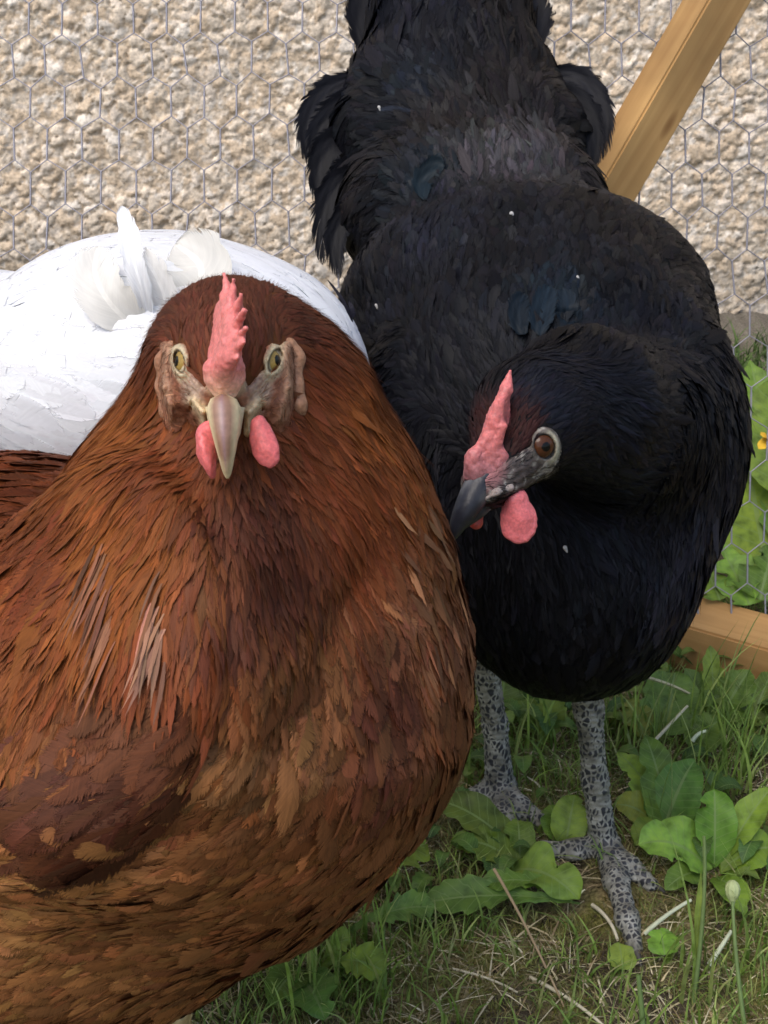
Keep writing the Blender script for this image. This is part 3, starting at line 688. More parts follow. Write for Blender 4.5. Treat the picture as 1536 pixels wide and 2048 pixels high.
fdf = dict(pos=np.array([P(330, 700, .455), P(340, 850, .455), P(400, 740, .45), P(590, 700, .455), P(580, 850, .455), P(510, 740, .45), P(365, 680, .45), P(545, 678, .45)]), d=nrm(np.array([[-.6, .3, 0], [-.4, .9, 0], [-.5, -.5, 0], [.6, .3, 0], [.5, .9, 0], [.5, -.5, 0], [-.4, -.9, 0], [.4, -.9, 0.]])), L=np.full(8, .0042), W=np.full(8, .0011), col=np.array([(.19, .075, .038)]*8), part=['b']*8)
fbr.add(plume(ff, fdf, pf_, 'strand', lift=1.0, K=3, wscale=.14, cvar=.5, jit=.35, base=-.1), ['bristles']*8); fbr.build(M['brown'], face)
# brow of short dark feathers over each eye
# corner-of-mouth flanges
nL, nR = fb.grad(EL[None])[0], fb.grad(ERt[None])[0]
eye_build(EL-nL*.0034, .0049, nL+np.array([-.08, .03, -.05]), brown, (.30, .20, .055), .36)
eye_build(ERt-nR*.0034, .0049, nR+np.array([.08, .03, -.05]), brown, (.30, .20, .055), .36)
def lids(cx, cy, Z, a, b_, tilt, bulge, r, col, parent, a0=0, a1=360):
    f = Sdf(.0008); n = 22; q = []
    for k in range(n+1):
        t_ = R(a0+(a1-a0)*k/n); u, v = a*math.cos(t_), b_*math.sin(t_); x = u*math.cos(tilt)-v*math.sin(tilt); y = u*math.sin(tilt)+v*math.cos(tilt); q.append((cx+x, cy+y, Z+bulge*(1-abs(math.sin(t_)))*(1 if math.cos(t_)*(cx-450) > 0 else -.3)))
    for k in range(n): f.c(q[k], q[k+1], r*(.8+.2*math.sin(k)), r*(.8+.2*math.sin(k+1)))
    f.post = lambda p, d: d+.0002*vnoise(p*900, 2)
    return blob('eyelid', f, .0005, M['face'], parent, const(col))
# beak
def beak_build(st, ridgecol, edgecol, mt, parent, name='beak'):
    secs = []
    for (x, y, Z, hw, hd) in st: secs.append((P(x, y, Z), np.array([hw, 0, 0]), np.array([0, 0, hd])))
    def cf(v):
        n = 24; m_ = len(st); c = np.tile(np.array(edgecol, float), (len(v), 1))
        for i, (x, y, Z, hw, hd) in enumerate(st):
            s = slice(i*n, (i+1)*n); u = np.abs((v[s, 0]-secs[i][0][0])/hw); fr = v[s, 2] < secs[i][0][2]
            fade = 1 if i < m_-5 else max(0, (m_-2-i)/4)
            k = np.clip((.80-u)*6, 0, 1)*fr*fade; c[s] = c[s]*(1-k[:, None])+np.array(ridgecol)*k[:, None]; k = np.clip((.30-u)*5, 0, 1)*fr*fade; c[s] = c[s]*(1-k[:, None])+np.array(ridgecol)*np.array([.95, 1.0, 1.6])*k[:, None]
        return c
    return loft(name, secs, mt, parent, 24, cf)
st = []
for s in [0, .02, .05, .09, .14, .2, .28, .36, .45, .54, .63, .72, .8, .88, .94, .98, 1]:
    y = 790+167*s; hwpx = np.interp(s, [0, .05, .15, .35, .6, .8, .93, 1], [10, 26, 34, 31, 22, 14, 9, 3]); Z = .4365-.0065*math.sin(s*2.2)+.003*s
    st.append((447+8*s, y, Z, hwpx*Z/F, np.interp(s, [0, .06, .5, .9, 1], [.003, .0068, .0065, .003, .0008])))
beak_build(st, (.26, .145, .090), (.66, .54, .32), M['horn'], brown)
st = []
for s in np.linspace(0, 1, 9):
    Z = .4435-.004*s; st.append((450+2*s, 815+105*s, Z, np.interp(s, [0, .5, 1], [40, 30, 8])*Z/F, np.interp(s, [0, .6, 1], [.006, .005, .001])))
beak_build(st, (.5, .4, .25), (.6, .5, .3), M['horn'], brown, 'lower_beak')
# comb
WCOL = (.72, .20, .18)
def comb_cf(v):
    Y = v[:, 1]/v[:, 2]*F+1024; k = np.clip((Y-735)/60, 0, 1)[:, None]; n = (.5+.5*fbm(v*350, 2, 8))[:, None]
    return (np.array(WCOL)*(1-.25*n)+np.array((.1, .06, .06))*n*.6)*(1-k)+np.array((.80, .50, .36))*k
base_ = [P(450, 775, .4405), P(448, 740, .4395), P(450, 700, .4425), P(456, 650, .449), P(460, 610, .457)]
crest = [P(445, 760, .4345), P(450, 722, .4270), P(466, 678, .4250), P(466, 630, .4300), P(456, 590, .4420)]
teeth = [(crest[4], P(448, 547, .4425), .0020, .0006), (P(460, 622, .434), P(468, 560, .4310), .0019, .0007), (P(464, 642, .429), P(483, 590, .4225), .0019, .0008), (P(466, 665, .427), P(489, 622, .4165), .0019, .0008), (P(462, 692, .4265), P(493, 656, .4140), .0018, .0007),
         (P(454, 716, .428), P(488, 686, .4160), .0017, .0007), (P(448, 736, .430), P(474, 716, .4210), .0016, .0007), (P(430, 748, .438), P(424, 738, .4365), .0036, .0026), (P(466, 748, .438), P(472, 738, .4365), .0036, .0026)]
comb_build('comb', base_, crest, teeth, .0036, .0012, M['comb'], brown, comb_cf)
for (x, y, Z, a_, b_, c_, rot) in ((413, 905, .4400, .0022, .0080, .0055, -14), (530, 893, .4430, .0042, .0068, .0022, -22)):
    f = Sdf(.003); f.e(x, y, Z, a_, b_, c_, rot=rot); f.c((x+(8 if x < 450 else -12), y-48, Z), (x, y, Z), .0022, .0022)
    f.post = lambda p, d: d+.0003*vnoise(p*700, 4)
    blob('wattle', f, .0006, M['comb'], brown, const((.66, .15, .15)))
leg_build('leg', [(330, 1900, .60, .013), (330, 2300, .585, .0065), (340, 2560, .56, .0062)], [[(350, 2700, .004, .005), (360, 2850, .004, .004), (360, 2890, 0, 0)], [(270, 2640, .004, .005), (150, 2780, .004, .004), (140, 2800, 0, 0)], [(430, 2640, .004, .005), (520, 2770, .004, .004), (530, 2800, 0, 0)], [(350, 2450, .004, .004), (350, 2430, 0, 0)]], M['leg'], brown, (.55, .42, .2), (.35, .24, .1))
leg_build('leg', [(60, 1950, .64, .013), (20, 2250, .625, .0065), (0, 2420, .605, .0062)], [[(0, 2560, .004, .005), (0, 2700, .004, .004), (0, 2740, 0, 0)], [(-80, 2500, .004, .005), (-180, 2600, .004, .004), (-190, 2620, 0, 0)], [(80, 2500, .004, .005), (170, 2620, .004, .004), (180, 2640, 0, 0)]], M['leg'], brown, (.55, .42, .2), (.35, .24, .1))
# -------------------------------------------------- black hen
black = empty('black_hen', (.10, .74, 0))
tag(black, 'glossy black hen behind on the right with head lowered to the brown hen', 'hen')
K0, K1, KB, KG, KBR, KBL = (.0050, .0052, .0072), (.0035, .0037, .0055), (.0070, .0080, .0130), (.036, .033, .035), (.0105, .0090, .0090), (.0055, .0085, .0130)
fk = Sdf(.022)
fk.e(1092, 880, .80, .106, .108, .104)
fk.e(1050, 640, .845, .106, .076, .09)
fk.e(1142, 1145, .785, .064, .066, .075)
fk.e(915, 275, .945, .083, .046, .07)
fk.e(945, 425, .905, .082, .056, .075)
fk.e(905, 165, .958, .066, .042, .05)
fk.e(902, 60, .985, .053, .075, .05)
fk.e(895, -150, 1.015, .046, .09, .035)
fk.c((1235, 860, .725), (1165, 815, .665), .047, .034, .012)
fk.c((1165, 815, .665), (1062, 832, .618), .032, .0245, .010)
fk.c((1035, 880, .6030), (972, 972, .5900), .0185, .0095, .01)
kbody, kv, kq = sdf_mesh('body', fk, .003, M['under'], black, lambda v: np.tile(np.array((.008, .008, .009)), (len(v), 1)))
EK = fk.ray(1089, 893)
def keye(X, Y): return ell(X, Y, 1089, 893, 20, 25, -.35)
def kface_t(X, Y):
    md = np.minimum.reduce([(ell(X, Y, 1092, 893, 31, 40, -.2)-1)*31, (ell(X, Y, 1072, 935, 48, 42)-1)*42, seg2(X, Y, 972, 972, 1045, 945)-36, seg2(X, Y, 975, 905, 945, 965)-27]); rr = keye(X, Y)
    t = np.interp(md, [-9, -2, 5], [1.1, .7, -3.0])+.9*gs(rr-1.2, .15)*np.clip((X-1070)/30, .25, 1)-.8*(rr < 1.02)+.35*gs(rr-1.62, .12)
    q = (X-1089)*.45+(Y-893)*.9
    return t+.32*np.sin(q*.36+.02*(X-1000))*gs(np.hypot((X-1060)/50, (Y-945)/26))+.7*gs(seg2(X, Y, 1000, 985, 1046, 978), 10)
fkf = Relief(fk, kface_t, P(905, 820, .600)-np.array([0, 0, .030]), P(1150, 1015, .600)+np.array([0, 0, .016]))
khole_ = [PE(1000, 965, .588, .0150, .0095, .014), PE(1075, 930, .600, .0110, .0095, .014), PE(985, 910, .590, .0060, .0130, .012), PE(1090, 893, .602, .0066, .0080, .012)]
DR = (.030, .0105, .0095)
ctrl_k = [ # head
 (1000, 760, .3, -1, 8, 2, K0, 'head_feathers'), (960, 850, -.6, -.5, 7, 1.8, DR, 'head_feathers'), (1030, 860, .5, -.9, 7, 1.8, DR, 'head_feathers'), (1050, 770, .6, -.8, 9, 2.2, KB, 'head_feathers'),
 (1100, 820, .8, -.5, 9, 2.2, KB, 'head_feathers'), (1080, 720, .8, -.5, 11, 2.4, KB, 'head_feathers'), (1150, 900, .9, .3, 12, 3, KB, 'head_feathers'), (930, 820, -.5, -.8, 7, 2, K0, 'head_feathers'),
 (1180, 760, 1, -.1, 18, 3, KB, 'neck_feathers'), (1200, 860, .9, .45, 20, 3.2, KB, 'neck_feathers'), (1270, 850, .9, .4, 22, 4, KB, 'neck_feathers'), (1280, 950, .8, .6, 22, 4.5, KB, 'neck_feathers'),
 (1150, 1000, .6, .9, 18, 4, KB, 'neck_feathers'), (1100, 1080, .3, 1, 18, 4, K1, 'neck_feathers'), (1000, 1120, 0, 1, 18, 4, K1, 'neck_feathers'), (1200, 1060, .5, .9, 20, 5, KB, 'neck_feathers'),
 # back: tips toward the tail
 (1100, 620, .1, -1, 24, 9, KBL, 'back_feathers'), (1050, 560, 0, -1, 18, 8, K0, 'back_feathers'), (900, 600, -.2, -.9, 18, 8, K0, 'back_feathers'), (760, 600, -.5, -.8, 18, 8, K0, 'back_feathers'),
 (1250, 600, .3, -.9, 18, 8, K0, 'back_feathers'), (1380, 560, .7, -.3, 18, 8, KBR, 'back_feathers'), (850, 470, -.2, -1, 18, 8, KB, 'back_feathers'), (1050, 450, 0, -1, 18, 8, K0, 'back_feathers'),
 (1250, 470, .4, -.9, 18, 8, KBR, 'back_feathers'), (1150, 690, .2, -.9, 20, 9, K0, 'back_feathers'), (900, 720, -.4, -.7, 18, 8, K0, 'back_feathers'), (1300, 730, .6, -.4, 20, 8, K0, 'back_feathers'),
 (760, 740, -.6, .1, 18, 8, K1, 'back_feathers'), (1440, 640, .9, .3, 22, 9, K0, 'back_feathers'),
 # saddle
 (960, 340, 0, -1, 26, 7, KG, 'saddle_feathers'), (1080, 300, .1, -1, 26, 7, KG, 'saddle_feathers'), (900, 270, -.2, -1, 28, 7, KBR, 'saddle_feathers'), (870, 370, -.4, -.9, 26, 12, KBL, 'saddle_feathers'), (1000, 230, 0, -1, 26, 8, KBR, 'saddle_feathers'),
 (800, 220, -.7, -.2, 34, 9, K0, 'saddle_feathers'), (700, 250, -.8, .6, 38, 9, K1, 'saddle_feathers'), (650, 350, -.3, 1, 40, 9, K1, 'saddle_feathers'), (720, 350, -.9, .3, 38, 8, KBR, 'saddle_feathers'), (760, 420, -.9, .3, 34, 8, K0, 'saddle_feathers'),
 (680, 470, -.5, .9, 36, 8, K1, 'saddle_feathers'), (1150, 220, .7, -.2, 34, 9, KBR, 'saddle_feathers'), (1190, 280, .5, .8, 34, 9, K1, 'saddle_feathers'), (1180, 350, .7, .3, 26, 9, KBR, 'saddle_feathers'), (820, 190, -.3, -.6, 26, 10, KBL, 'saddle_feathers'),
 # tail
 (900, 120, 0, -1, 40, 10, K0, 'tail_feathers'), (820, 60, -.1, -1, 50, 14, KB, 'tail_feathers'), (1000, 60, .05, -1, 50, 14, KBR, 'tail_feathers'), (880, 20, 0, -1, 60, 16, KB, 'tail_feathers'), (740, 60, -.15, -1, 50, 12, K1, 'tail_feathers'), (1050, 60, .1, -1, 50, 12, K1, 'tail_feathers'), (890, -200, 0, -1, 60, 18, K0, 'tail_feathers'),
 # wings and breast
 (1480, 800, .5, .9, 24, 8, K1, 'wing_feathers'), (1400, 850, .3, 1, 22, 8, K1, 'wing_feathers'), (1440, 1000, .1, 1, 26, 8, (.016, .016, .022), 'wing_feathers'), (1380, 1130, -.3, 1, 26, 8, (.014, .014, .02), 'wing_feathers'),
 (1250, 1150, 0, 1, 20, 8, K1, 'breast_feathers'), (1100, 1200, 0, 1, 20, 8, K1, 'breast_feathers'), (1000, 1250, -.1, 1, 20, 8, K1, 'breast_feathers'), (1180, 1320, 0, 1, 20, 8, K1, 'breast_feathers'), (1280, 1300, -.2, 1, 22, 8, K1, 'breast_feathers'),
 (1340, 950, .3, 1, 20, 8, K1, 'breast_feathers'), (860, 900, -.3, 1, 20, 8, K1, 'breast_feathers'),
]
fdk = field(ctrl_k, fk); nk = fdk['part']
kp = sample(kv, kq, 240000, None); pxk = kp[:, 0]/kp[:, 2]*F+768; pyk = kp[:, 1]/kp[:, 2]*F+1024
hm = (pyk < 1120) & (pyk > 690) & (pxk < 1180) & (kp[:, 2] < .655)
hd = outside(cellthin(kp[hm], .0016), fkf); rest = kp[~hm]; nkm = (rest[:, 2] < .735) & (pyk[~hm] < 1150) & (pyk[~hm] > 690)
frk = rest[:, 2] < .99
bagk = Bag()
bagk.add(plume(fk, fdk, hd, lift=1.1, K=4, jit=.15), nk)
bagk.add(plume(fk, fdk, cellthin(rest[nkm], .0027), lift=1.6, jit=.16, wild=.006, cvar=.25), nk)
bagk.add(plume(fk, fdk, cellthin(rest[~nkm & frk], .0048), lift=1.8, jit=.20, prof=RND, wild=.008, cvar=.25, nj=.18), nk)
bagk.add(plume(fk, fdk, cellthin(rest[~nkm & ~frk], .0055), lift=3, jit=.12, prof=RND, cvar=.2), nk)
ps = outside(sample(kv, kq, 110000, None), fkf)
bagk.add(plume(fk, fdk, ps, 'strand', lift=1.5, lscale=.6, wscale=.035, K=4, cvar=.4, base=.7, jit=.2, wild=.01), nk)
# a few small pale quill tips and bits of bedding caught on the back are plumage too
bagk.build(M['black'], black)
# face
def kface_cf(v):
    X = v[:, 0]/v[:, 2]*F+768; Y = v[:, 1]/v[:, 2]*F+1024; c = np.tile(np.array((.070, .055, .052)), (len(v), 1))
    n = (.5+.5*fbm(v*420, 2, 3))[:, None]; c = c*(.5+n)
    m_ = np.clip(1.5-np.hypot((X-965)/38, (Y-930)/42), 0, 1)[:, None]; c = c*(1-m_)+np.array((.34, .13, .135))*m_
    m_ = np.clip((n[:, 0]-.62)*6, 0, 1)[:, None]*.6; c = c*(1-m_)+np.array((.38, .36, .32))*m_
    rr = keye(X, Y); m_ = (gs(rr-1.3, .22)*np.clip((X-1085)/22, .12, 1))[:, None]; c = c*(1-m_)+np.array((.40, .37, .27))*m_; m_ = gs(rr-.95, .12)[:, None]; c = c*(1-m_)+.01*m_
    return c
kface = blob('face', fkf, .0008, M['face'], black, kface_cf)
nK = fk.grad(EK[None])[0]; eye_build(EK-nK*.0036, .0060, nK+np.array([0, 0, -.3]), black, (.060, .022, .010), .33)
f = Sdf(.002)
kz = lambda x, y: (x, y, fk.ray(x, y)[2]-.0012)
for a_, b_, r1, r2 in ((kz(972, 997), kz(992, 984), .0008, .0012), (kz(992, 984), kz(1020, 975), .0012, .0012), (kz(1020, 975), kz(1042, 984), .0012, .0008)): f.c(a_, b_, r1, r2)
blob('mouth_corner', f, .0006, M['face'], kface, const((.30, .25, .23)))
vf_, qf_ = nets(fkf, .0014); pf_ = sample(vf_, qf_, 4200, None); Xf, Yf = pf_[:, 0]/pf_[:, 2]*F+768, pf_[:, 1]/pf_[:, 2]*F+1024
edge_ = np.hypot((Xf-1089)/33, (Yf-893)/40) > 1; pf_ = pf_[edge_ & ((rng.random(len(pf_)) < .35) | (Yf < 900) | (Xf > 1100) | (Yf > 985))]
fdf = dict(pos=np.array([P(1000, 900, .59), P(1090, 850, .60), P(1130, 900, .60), P(1080, 960, .60), P(1010, 1000, .59)]), d=nrm(np.array([[.5, -.8, 0], [.8, -.5, 0], [.9, .4, 0], [.8, .5, 0], [.8, .3, 0.]])), L=np.full(5, .0050), W=np.full(5, .0016), col=np.array([(.012, .010, .010)]*5), part=['b']*5)
kbr = Bag(); kbr.add(plume(fkf, fdf, pf_, 'strand', lift=1.0, K=3, wscale=.14, cvar=.5, jit=.3, base=-.1), ['bristles']*5); kbr.build(M['black'], kface)
def dbeak(st, cfc, name):
    secs = []
    for i, (x, y, Z, hw, hd) in enumerate(st):
        j = min(i+1, len(st)-1); k_ = max(i-1, 0); d = nrm(P(*st[j][:3])-P(*st[k_][:3])); u = nrm(np.cross(d, [0, 0, 1.])); secs.append((P(x, y, Z), u*hw*Z/F, nrm(np.cross(u, d))*hd))
    def cf(v):
        c = np.tile(np.array(cfc, float), (len(v), 1)); n = 24
        for i in range(len(st)):
            q = np.arange(n)/n*6.283; s_ = slice(i*n, i*n+n); k = np.clip(1.5-i*3.6/len(st), 0, 1)*np.clip(np.sin(q*3+i*.8)*.8+.2, 0, 1)[:, None]
            c[s_] = c[s_]*(1-k)+np.array((.30, .30, .31))*k
        return c
    return loft(name, secs, M['darkhorn'], black, 24, cf)
st = []
for s in [0, .03, .08, .14, .22, .32, .42, .52, .62, .72, .82, .91, .97, 1]:
    st.append((np.interp(s, [0, .4, .75, 1], [975, 940, 915, 903]), np.interp(s, [0, .4, .75, 1], [940, 1005, 1050, 1084]), .5870-.0035*math.sin(s*3), np.interp(s, [0, .05, .12, .3, .6, .85, 1], [8, 22, 30, 30, 23, 13, 2]), np.interp(s, [0, .06, .5, .9, 1], [.002, .006, .0065, .003, .0006])))
dbeak(st, (.016, .017, .024), 'beak')
st = [(975-50*s, 990+65*s, .590-.002*s, np.interp(s, [0, .5, 1], [26, 20, 6]), .006-.004*s) for s in np.linspace(0, 1, 8)]
dbeak(st, (.020, .020, .026), 'lower_beak')
def kcomb_cf(v):
    Y = v[:, 1]/v[:, 2]*F+1024; k = np.clip((Y-880)/70, 0, 1)[:, None]; n = (.5+.5*fbm(v*420, 2, 8))[:, None]
    return np.array((.68, .19, .18))*(1-k)*(1-.3*n)+np.array((.36, .15, .16))*k*(.6+.7*n)
zz = [fk.ray(x, y)[2] for x, y in ((950, 945), (975, 905), (990, 860), (1003, 815))]
kb = [P(950, 945, zz[0]), P(975, 905, zz[1]), P(990, 860, zz[2]), P(1003, 815, zz[3])]
kc = [P(940, 925, zz[0]-.003), P(968, 885, zz[1]-.005), P(990, 835, zz[2]-.0085), P(1013, 775, zz[3]-.010)]
tk = [(kc[3], P(1020, 742, zz[3]-.0095), .0026, .0007), (kc[2], P(1000, 800, zz[2]-.011), .0026, .0012), (P(985, 900, zz[1]-.003), P(1008, 852, zz[1]-.007), .0030, .0012), (P(950, 945, zz[0]), P(945, 915, zz[0]-.004), .004, .0022), (P(985, 935, zz[1]), P(1003, 915, zz[1]-.001), .0045, .003)]
comb_build('comb', kb, kc, tk, .0036, .0014, M['comb'], black, kcomb_cf, k=.0035)
f = Sdf(.004); f.e(1038, 1046, .593, .0074, .0086, .0024, rot=8); f.c((1030, 1000, .592), (1036, 1030, .593), .0052, .005); f.post = lambda p, d: d+.0003*vnoise(p*700, 4)+.0003*vnoise(p*300, 6)
blob('wattle', f, .0007, M['comb'], black, const((.62, .15, .16)))
f = Sdf(.002); f.e(952, 1046, .599, .0028, .0026, .0018); f.c((965, 1020, .600), (952, 1046, .599), .0016, .0014); blob('wattle', f, .0006, M['comb'], black, const((.45, .07, .05)))
# thigh tufts come with the body; scaly shanks and feet
GW, GD = (.36, .35, .33), (.055, .055, .060)
leg_build('leg', [(1165, 1330, .845, .016), (1178, 1420, .865, .0105), (1190, 1560, .895, .0098), (1208, 1690, .920, .0115)],
 [[(1232, 1760, .009, .0095), (1255, 1840, .007, .0080), (1270, 1895, .005, .0060), (1284, 1945, .001, 0)], [(1262, 1735, .008, .0075), (1300, 1768, .006, .0065), (1335, 1792, .001, 0)],
  [(1150, 1700, .008, .0075), (1090, 1700, .006, .0065), (1050, 1706, .005, .006), (1010, 1716, .001, 0)], [(1205, 1640, .006, .006), (1200, 1600, .004, 0)]], M['dleg'], black, GD, GW, .76)
leg_build('leg', [(965, 1270, .90, .018), (972, 1340, .915, .0110), (990, 1450, .94, .0095), (1000, 1575, .968, .0125)],
 [[(1030, 1610, .010, .0095), (1075, 1640, .007, .0080), (1110, 1665, .001, 0)], [(1010, 1640, .008, .0085), (1030, 1690, .006, .0070), (1045, 1725, .001, 0)],
  [(960, 1590, .008, .0075), (920, 1600, .006, .0065), (890, 1612, .001, 0)], [(985, 1540, .006, .006), (980, 1510, .004, 0)]], M['dleg'], black, GD, (.30, .29, .27), .78)

# -------------------------------------------------- white hen
white = empty('white_hen', (-.12, .74, 0))
tag(white, 'white hen standing behind the brown hen with a few loose curled feathers', 'hen')
fw2 = Sdf(.02)
fw2.e(325, 765, .74, .098, .073, .10); fw2.e(-60, 790, .79, .10, .066, .09); fw2.e(550, 800, .745, .044, .058, .055)
fw2.c((-250, 760, .80), (-520, 520, .76), .045, .024, .03); fw2.e(-535, 470, .755, .019, .020, .022)
wbody, wv2, wq2 = sdf_mesh('body', fw2, .003, M['under'], white, lambda v: np.tile(np.array((.84, .84, .85)), (len(v), 1)))
WT, WCm = (.87, .88, .90), (.80, .78, .72)
ctrl_wh = [(0, 560, 1, 0, 40, 18, WT, 'back_feathers'), (100, 650, 1, .15, 44, 20, WT, 'back_feathers'), (100, 780, 1, .2, 44, 22, WT, 'wing_feathers'), (400, 520, 1, 0, 40, 18, WT, 'back_feathers'), (350, 620, 1, .1, 40, 18, WCm, 'back_feathers'),
 (550, 560, .9, .5, 42, 18, WT, 'back_feathers'), (660, 620, .5, .9, 40, 18, WT, 'back_feathers'), (700, 700, .3, 1, 40, 16, WT, 'back_feathers'), (-150, 650, 1, .1, 40, 16, WT, 'back_feathers'), (-400, 620, .8, .5, 24, 7, WT, 'neck_feathers'), (-520, 470, .8, .2, 10, 3, WT, 'neck_feathers')]
fd2 = field(ctrl_wh, fw2); bw = Bag(); n2 = fd2['part']
p2 = sample(wv2, wq2, 60000, .0080); bw.add(plume(fw2, fd2, p2, lift=.8, jit=.10, prof=RND, cvar=.03, hue=.004, rollv=.06, nj=.03, curl=.05, lowf=.03, K=6), n2)
p2 = sample(wv2, wq2, 20000, .005); bw.add(plume(fw2, fd2, p2, 'strand', lift=.5, lscale=.3, wscale=.03, cvar=.04, hue=.01, base=.4, lowf=0, nj=.05, K=4), n2)
bw.build(M['white'], white)
def big_feather(name, pts, wid, mt, parent, col, bend=.25, thick=.0006, K=26, nu=9, notch=.06):
    pts = [P(*p) for p in pts]; n = len(pts); V, UV, N_ = [], [], []; rid = rng.integers(1, 40)
    def at(s):
        x = s*(n-1); i = min(int(x), n-2); t = x-i; p0 = pts[max(i-1, 0)]; p1, p2_, p3 = pts[i], pts[i+1], pts[min(i+2, n-1)]
        return .5*((2*p1)+(p2_-p0)*t+(2*p0-5*p1+4*p2_-p3)*t*t+(3*p1-p0-3*p2_+p3)*t**3)
    for k in range(K+1):
        s = k/K; c = at(s); d = nrm(at(min(s+.02, 1))-at(max(s-.02, 0))); sd_ = nrm(np.cross(d, [0, 0, 1.])); up_ = np.cross(sd_, d)
        ww = wid*np.interp(s, [0, .15, .4, .75, .92, 1], [.12, .55, .95, 1, .65, .08])/2
        for j in range(nu):
            u = j/(nu-1)*2-1; jit = 1+notch*rng.normal() if abs(u) > .8 else 1
            V.append(c+sd_*ww*u*jit-up_*ww*bend*u*u*np.sign(1)+np.array([0, 0, 1])*.0006*math.sin(u*9+s*14)); UV.append((rid+.004+.992*(u+1)/2, 3.002+.995*s))
    V = np.array(V); Q = gridq(K+1, nu)
    return mesh_np(name, c2w(V), Q, mt, parent, np.tile(np.array(col, float), (len(V), 1)), np.array(UV))
M['loose'] = mat_feather('loose_white_feather', .6, .25, .86, 1.05, 10, 2, trans=.3, fray=.55, barb=30)
for pts, wd, cl in (([(300, 672, .655), (265, 650, .645), (215, 600, .640), (190, 545, .645), (196, 492, .655)], .022, (.78, .76, .70)),
                    ([(300, 665, .655), (290, 600, .640), (270, 530, .635), (258, 470, .640), (243, 412, .645)], .0095, (.84, .85, .86)),
                    ([(325, 660, .655), (330, 600, .645), (305, 540, .640), (275, 505, .642)], .013, (.84, .83, .80)),
                    ([(340, 650, .66), (390, 590, .655), (400, 530, .66), (350, 488, .668)], .030, (.76, .74, .68))):
    big_feather('loose_feather', pts, wd, M['loose'], white, cl)
for pts, wd in (([(655, 560, .665), (675, 585, .662), (692, 612, .662), (706, 645, .665)], .0016), ([(697, 600, .664), (704, 618, .663), (708, 636, .664)], .0022)):
    big_feather('black_edged_feather', pts, wd, M['loose'], white, (.02, .02, .035))
comb_build('comb', [P(-560, 440, .735), P(-545, 420, .74), P(-520, 415, .75)], [P(-575, 410, .733), P(-550, 385, .738), P(-515, 385, .75)], [(P(-560, 410, .735), P(-562, 380, .735), .002, .001), (P(-535, 400, .74), P(-532, 365, .742), .002, .001)], .003, .0018, M['comb'], white, const((.60, .13, .12)), h=.0012, sub=4)
beak_secs = [(P(-600-45*s, 470+25*s*s, .742), np.array([.0005, .0060*(1-s)**.8+1e-5, 0]), np.array([0, 0, .0055*(1-s)**.8+1e-5])) for s in np.linspace(0, 1, 8)]
loft('beak', beak_secs, M['horn'], white, 14, const((.62, .48, .28)))
eye_build(P(-560, 460, .7345), .0042, (-.3, 0, -1), white, (.40, .16, .03), .4)
leg_build('leg', [(330, 980, .80, .018), (350, 1250, .84, .0065), (398, 1760, .872, .0068)], [[(405, 1880, .004, .005), (410, 1930, 0, 0)], [(330, 1840, .004, .005), (300, 1870, 0, 0)], [(470, 1840, .004, .005), (500, 1870, 0, 0)]], M['leg'], white, (.6, .5, .35), (.45, .35, .25))
leg_build('leg', [(120, 980, .84, .018), (120, 1250, .89, .0065), (140, 1600, .935, .0068)], [[(150, 1720, .004, .005), (155, 1760, 0, 0)], [(80, 1690, .004, .005), (50, 1720, 0, 0)], [(215, 1690, .004, .005), (245, 1720, 0, 0)]], M['leg'], white, (.6, .5, .35), (.45, .35, .25))

# long drooping feathers at the sides of the black hen's saddle and tail
for pts, wd in (([(720, 150, .95), (655, 180, .945), (618, 250, .94), (632, 345, .935)], .020), ([(760, 170, .945), (690, 200, .93), (640, 260, .925), (628, 330, .92)], .018), ([(740, 250, .935), (670, 280, .92), (640, 340, .915), (655, 430, .91)], .020), ([(760, 330, .92), (690, 350, .90), (650, 420, .895), (645, 530, .89)], .018),
                ([(780, 380, .90), (710, 410, .885), (672, 470, .88), (678, 560, .875)], .016), ([(760, 300, .93), (700, 330, .91), (665, 390, .90), (662, 470, .90)], .018),
                ([(1080, 160, .945), (1150, 155, .94), (1198, 220, .935), (1206, 320, .93)], .020), ([(1050, 190, .935), (1130, 190, .925), (1180, 250, .92), (1185, 340, .92)], .020), ([(1080, 150, .96), (1140, 145, .955), (1195, 185, .95), (1212, 260, .945)], .014),
                ([(740, 130, .97), (722, 60, .98), (722, 0, .99), (735, -70, 1.0)], .022), ([(1050, 130, .97), (1070, 70, .98), (1072, 10, .99), (1050, -60, 1.0)], .022), ([(820, 150, .93), (790, 70, .94), (800, 0, .95), (830, -80, .97)], .024), ([(900, 150, .93), (890, 70, .935), (900, 0, .94), (910, -80, .96)], .024), ([(980, 150, .93), (990, 70, .935), (990, 0, .94), (980, -80, .96)], .022)):
    big_feather('long_feather', pts, wd, M['black'], black, np.array(K0)*rng.uniform(.8, 1.6), notch=.10, bend=.35)
for pts, wd, cl in (([(1082, 672, .715), (1080, 645, .722), (1090, 600, .735), (1100, 570, .745)], .014, (.008, .014, .021)), ([(1122, 672, .715), (1128, 645, .722), (1135, 610, .735), (1125, 575, .745)], .012, (.007, .012, .018)), ([(1052, 668, .715), (1040, 650, .722), (1038, 610, .735), (1050, 585, .745)], .012, (.006, .010, .015)), ([(850, 400, .86), (845, 365, .87), (870, 335, .88), (890, 330, .885)], .016, (.008, .014, .019))):
    q0_ = fk.ray(pts[0][0], pts[0][1])[2]; pts = [(x, y, fk.ray(x, y)[2]-.0045) for x, y, z in pts]
    big_feather('long_feather', pts, wd, M['black'], black, cl, bend=.3)

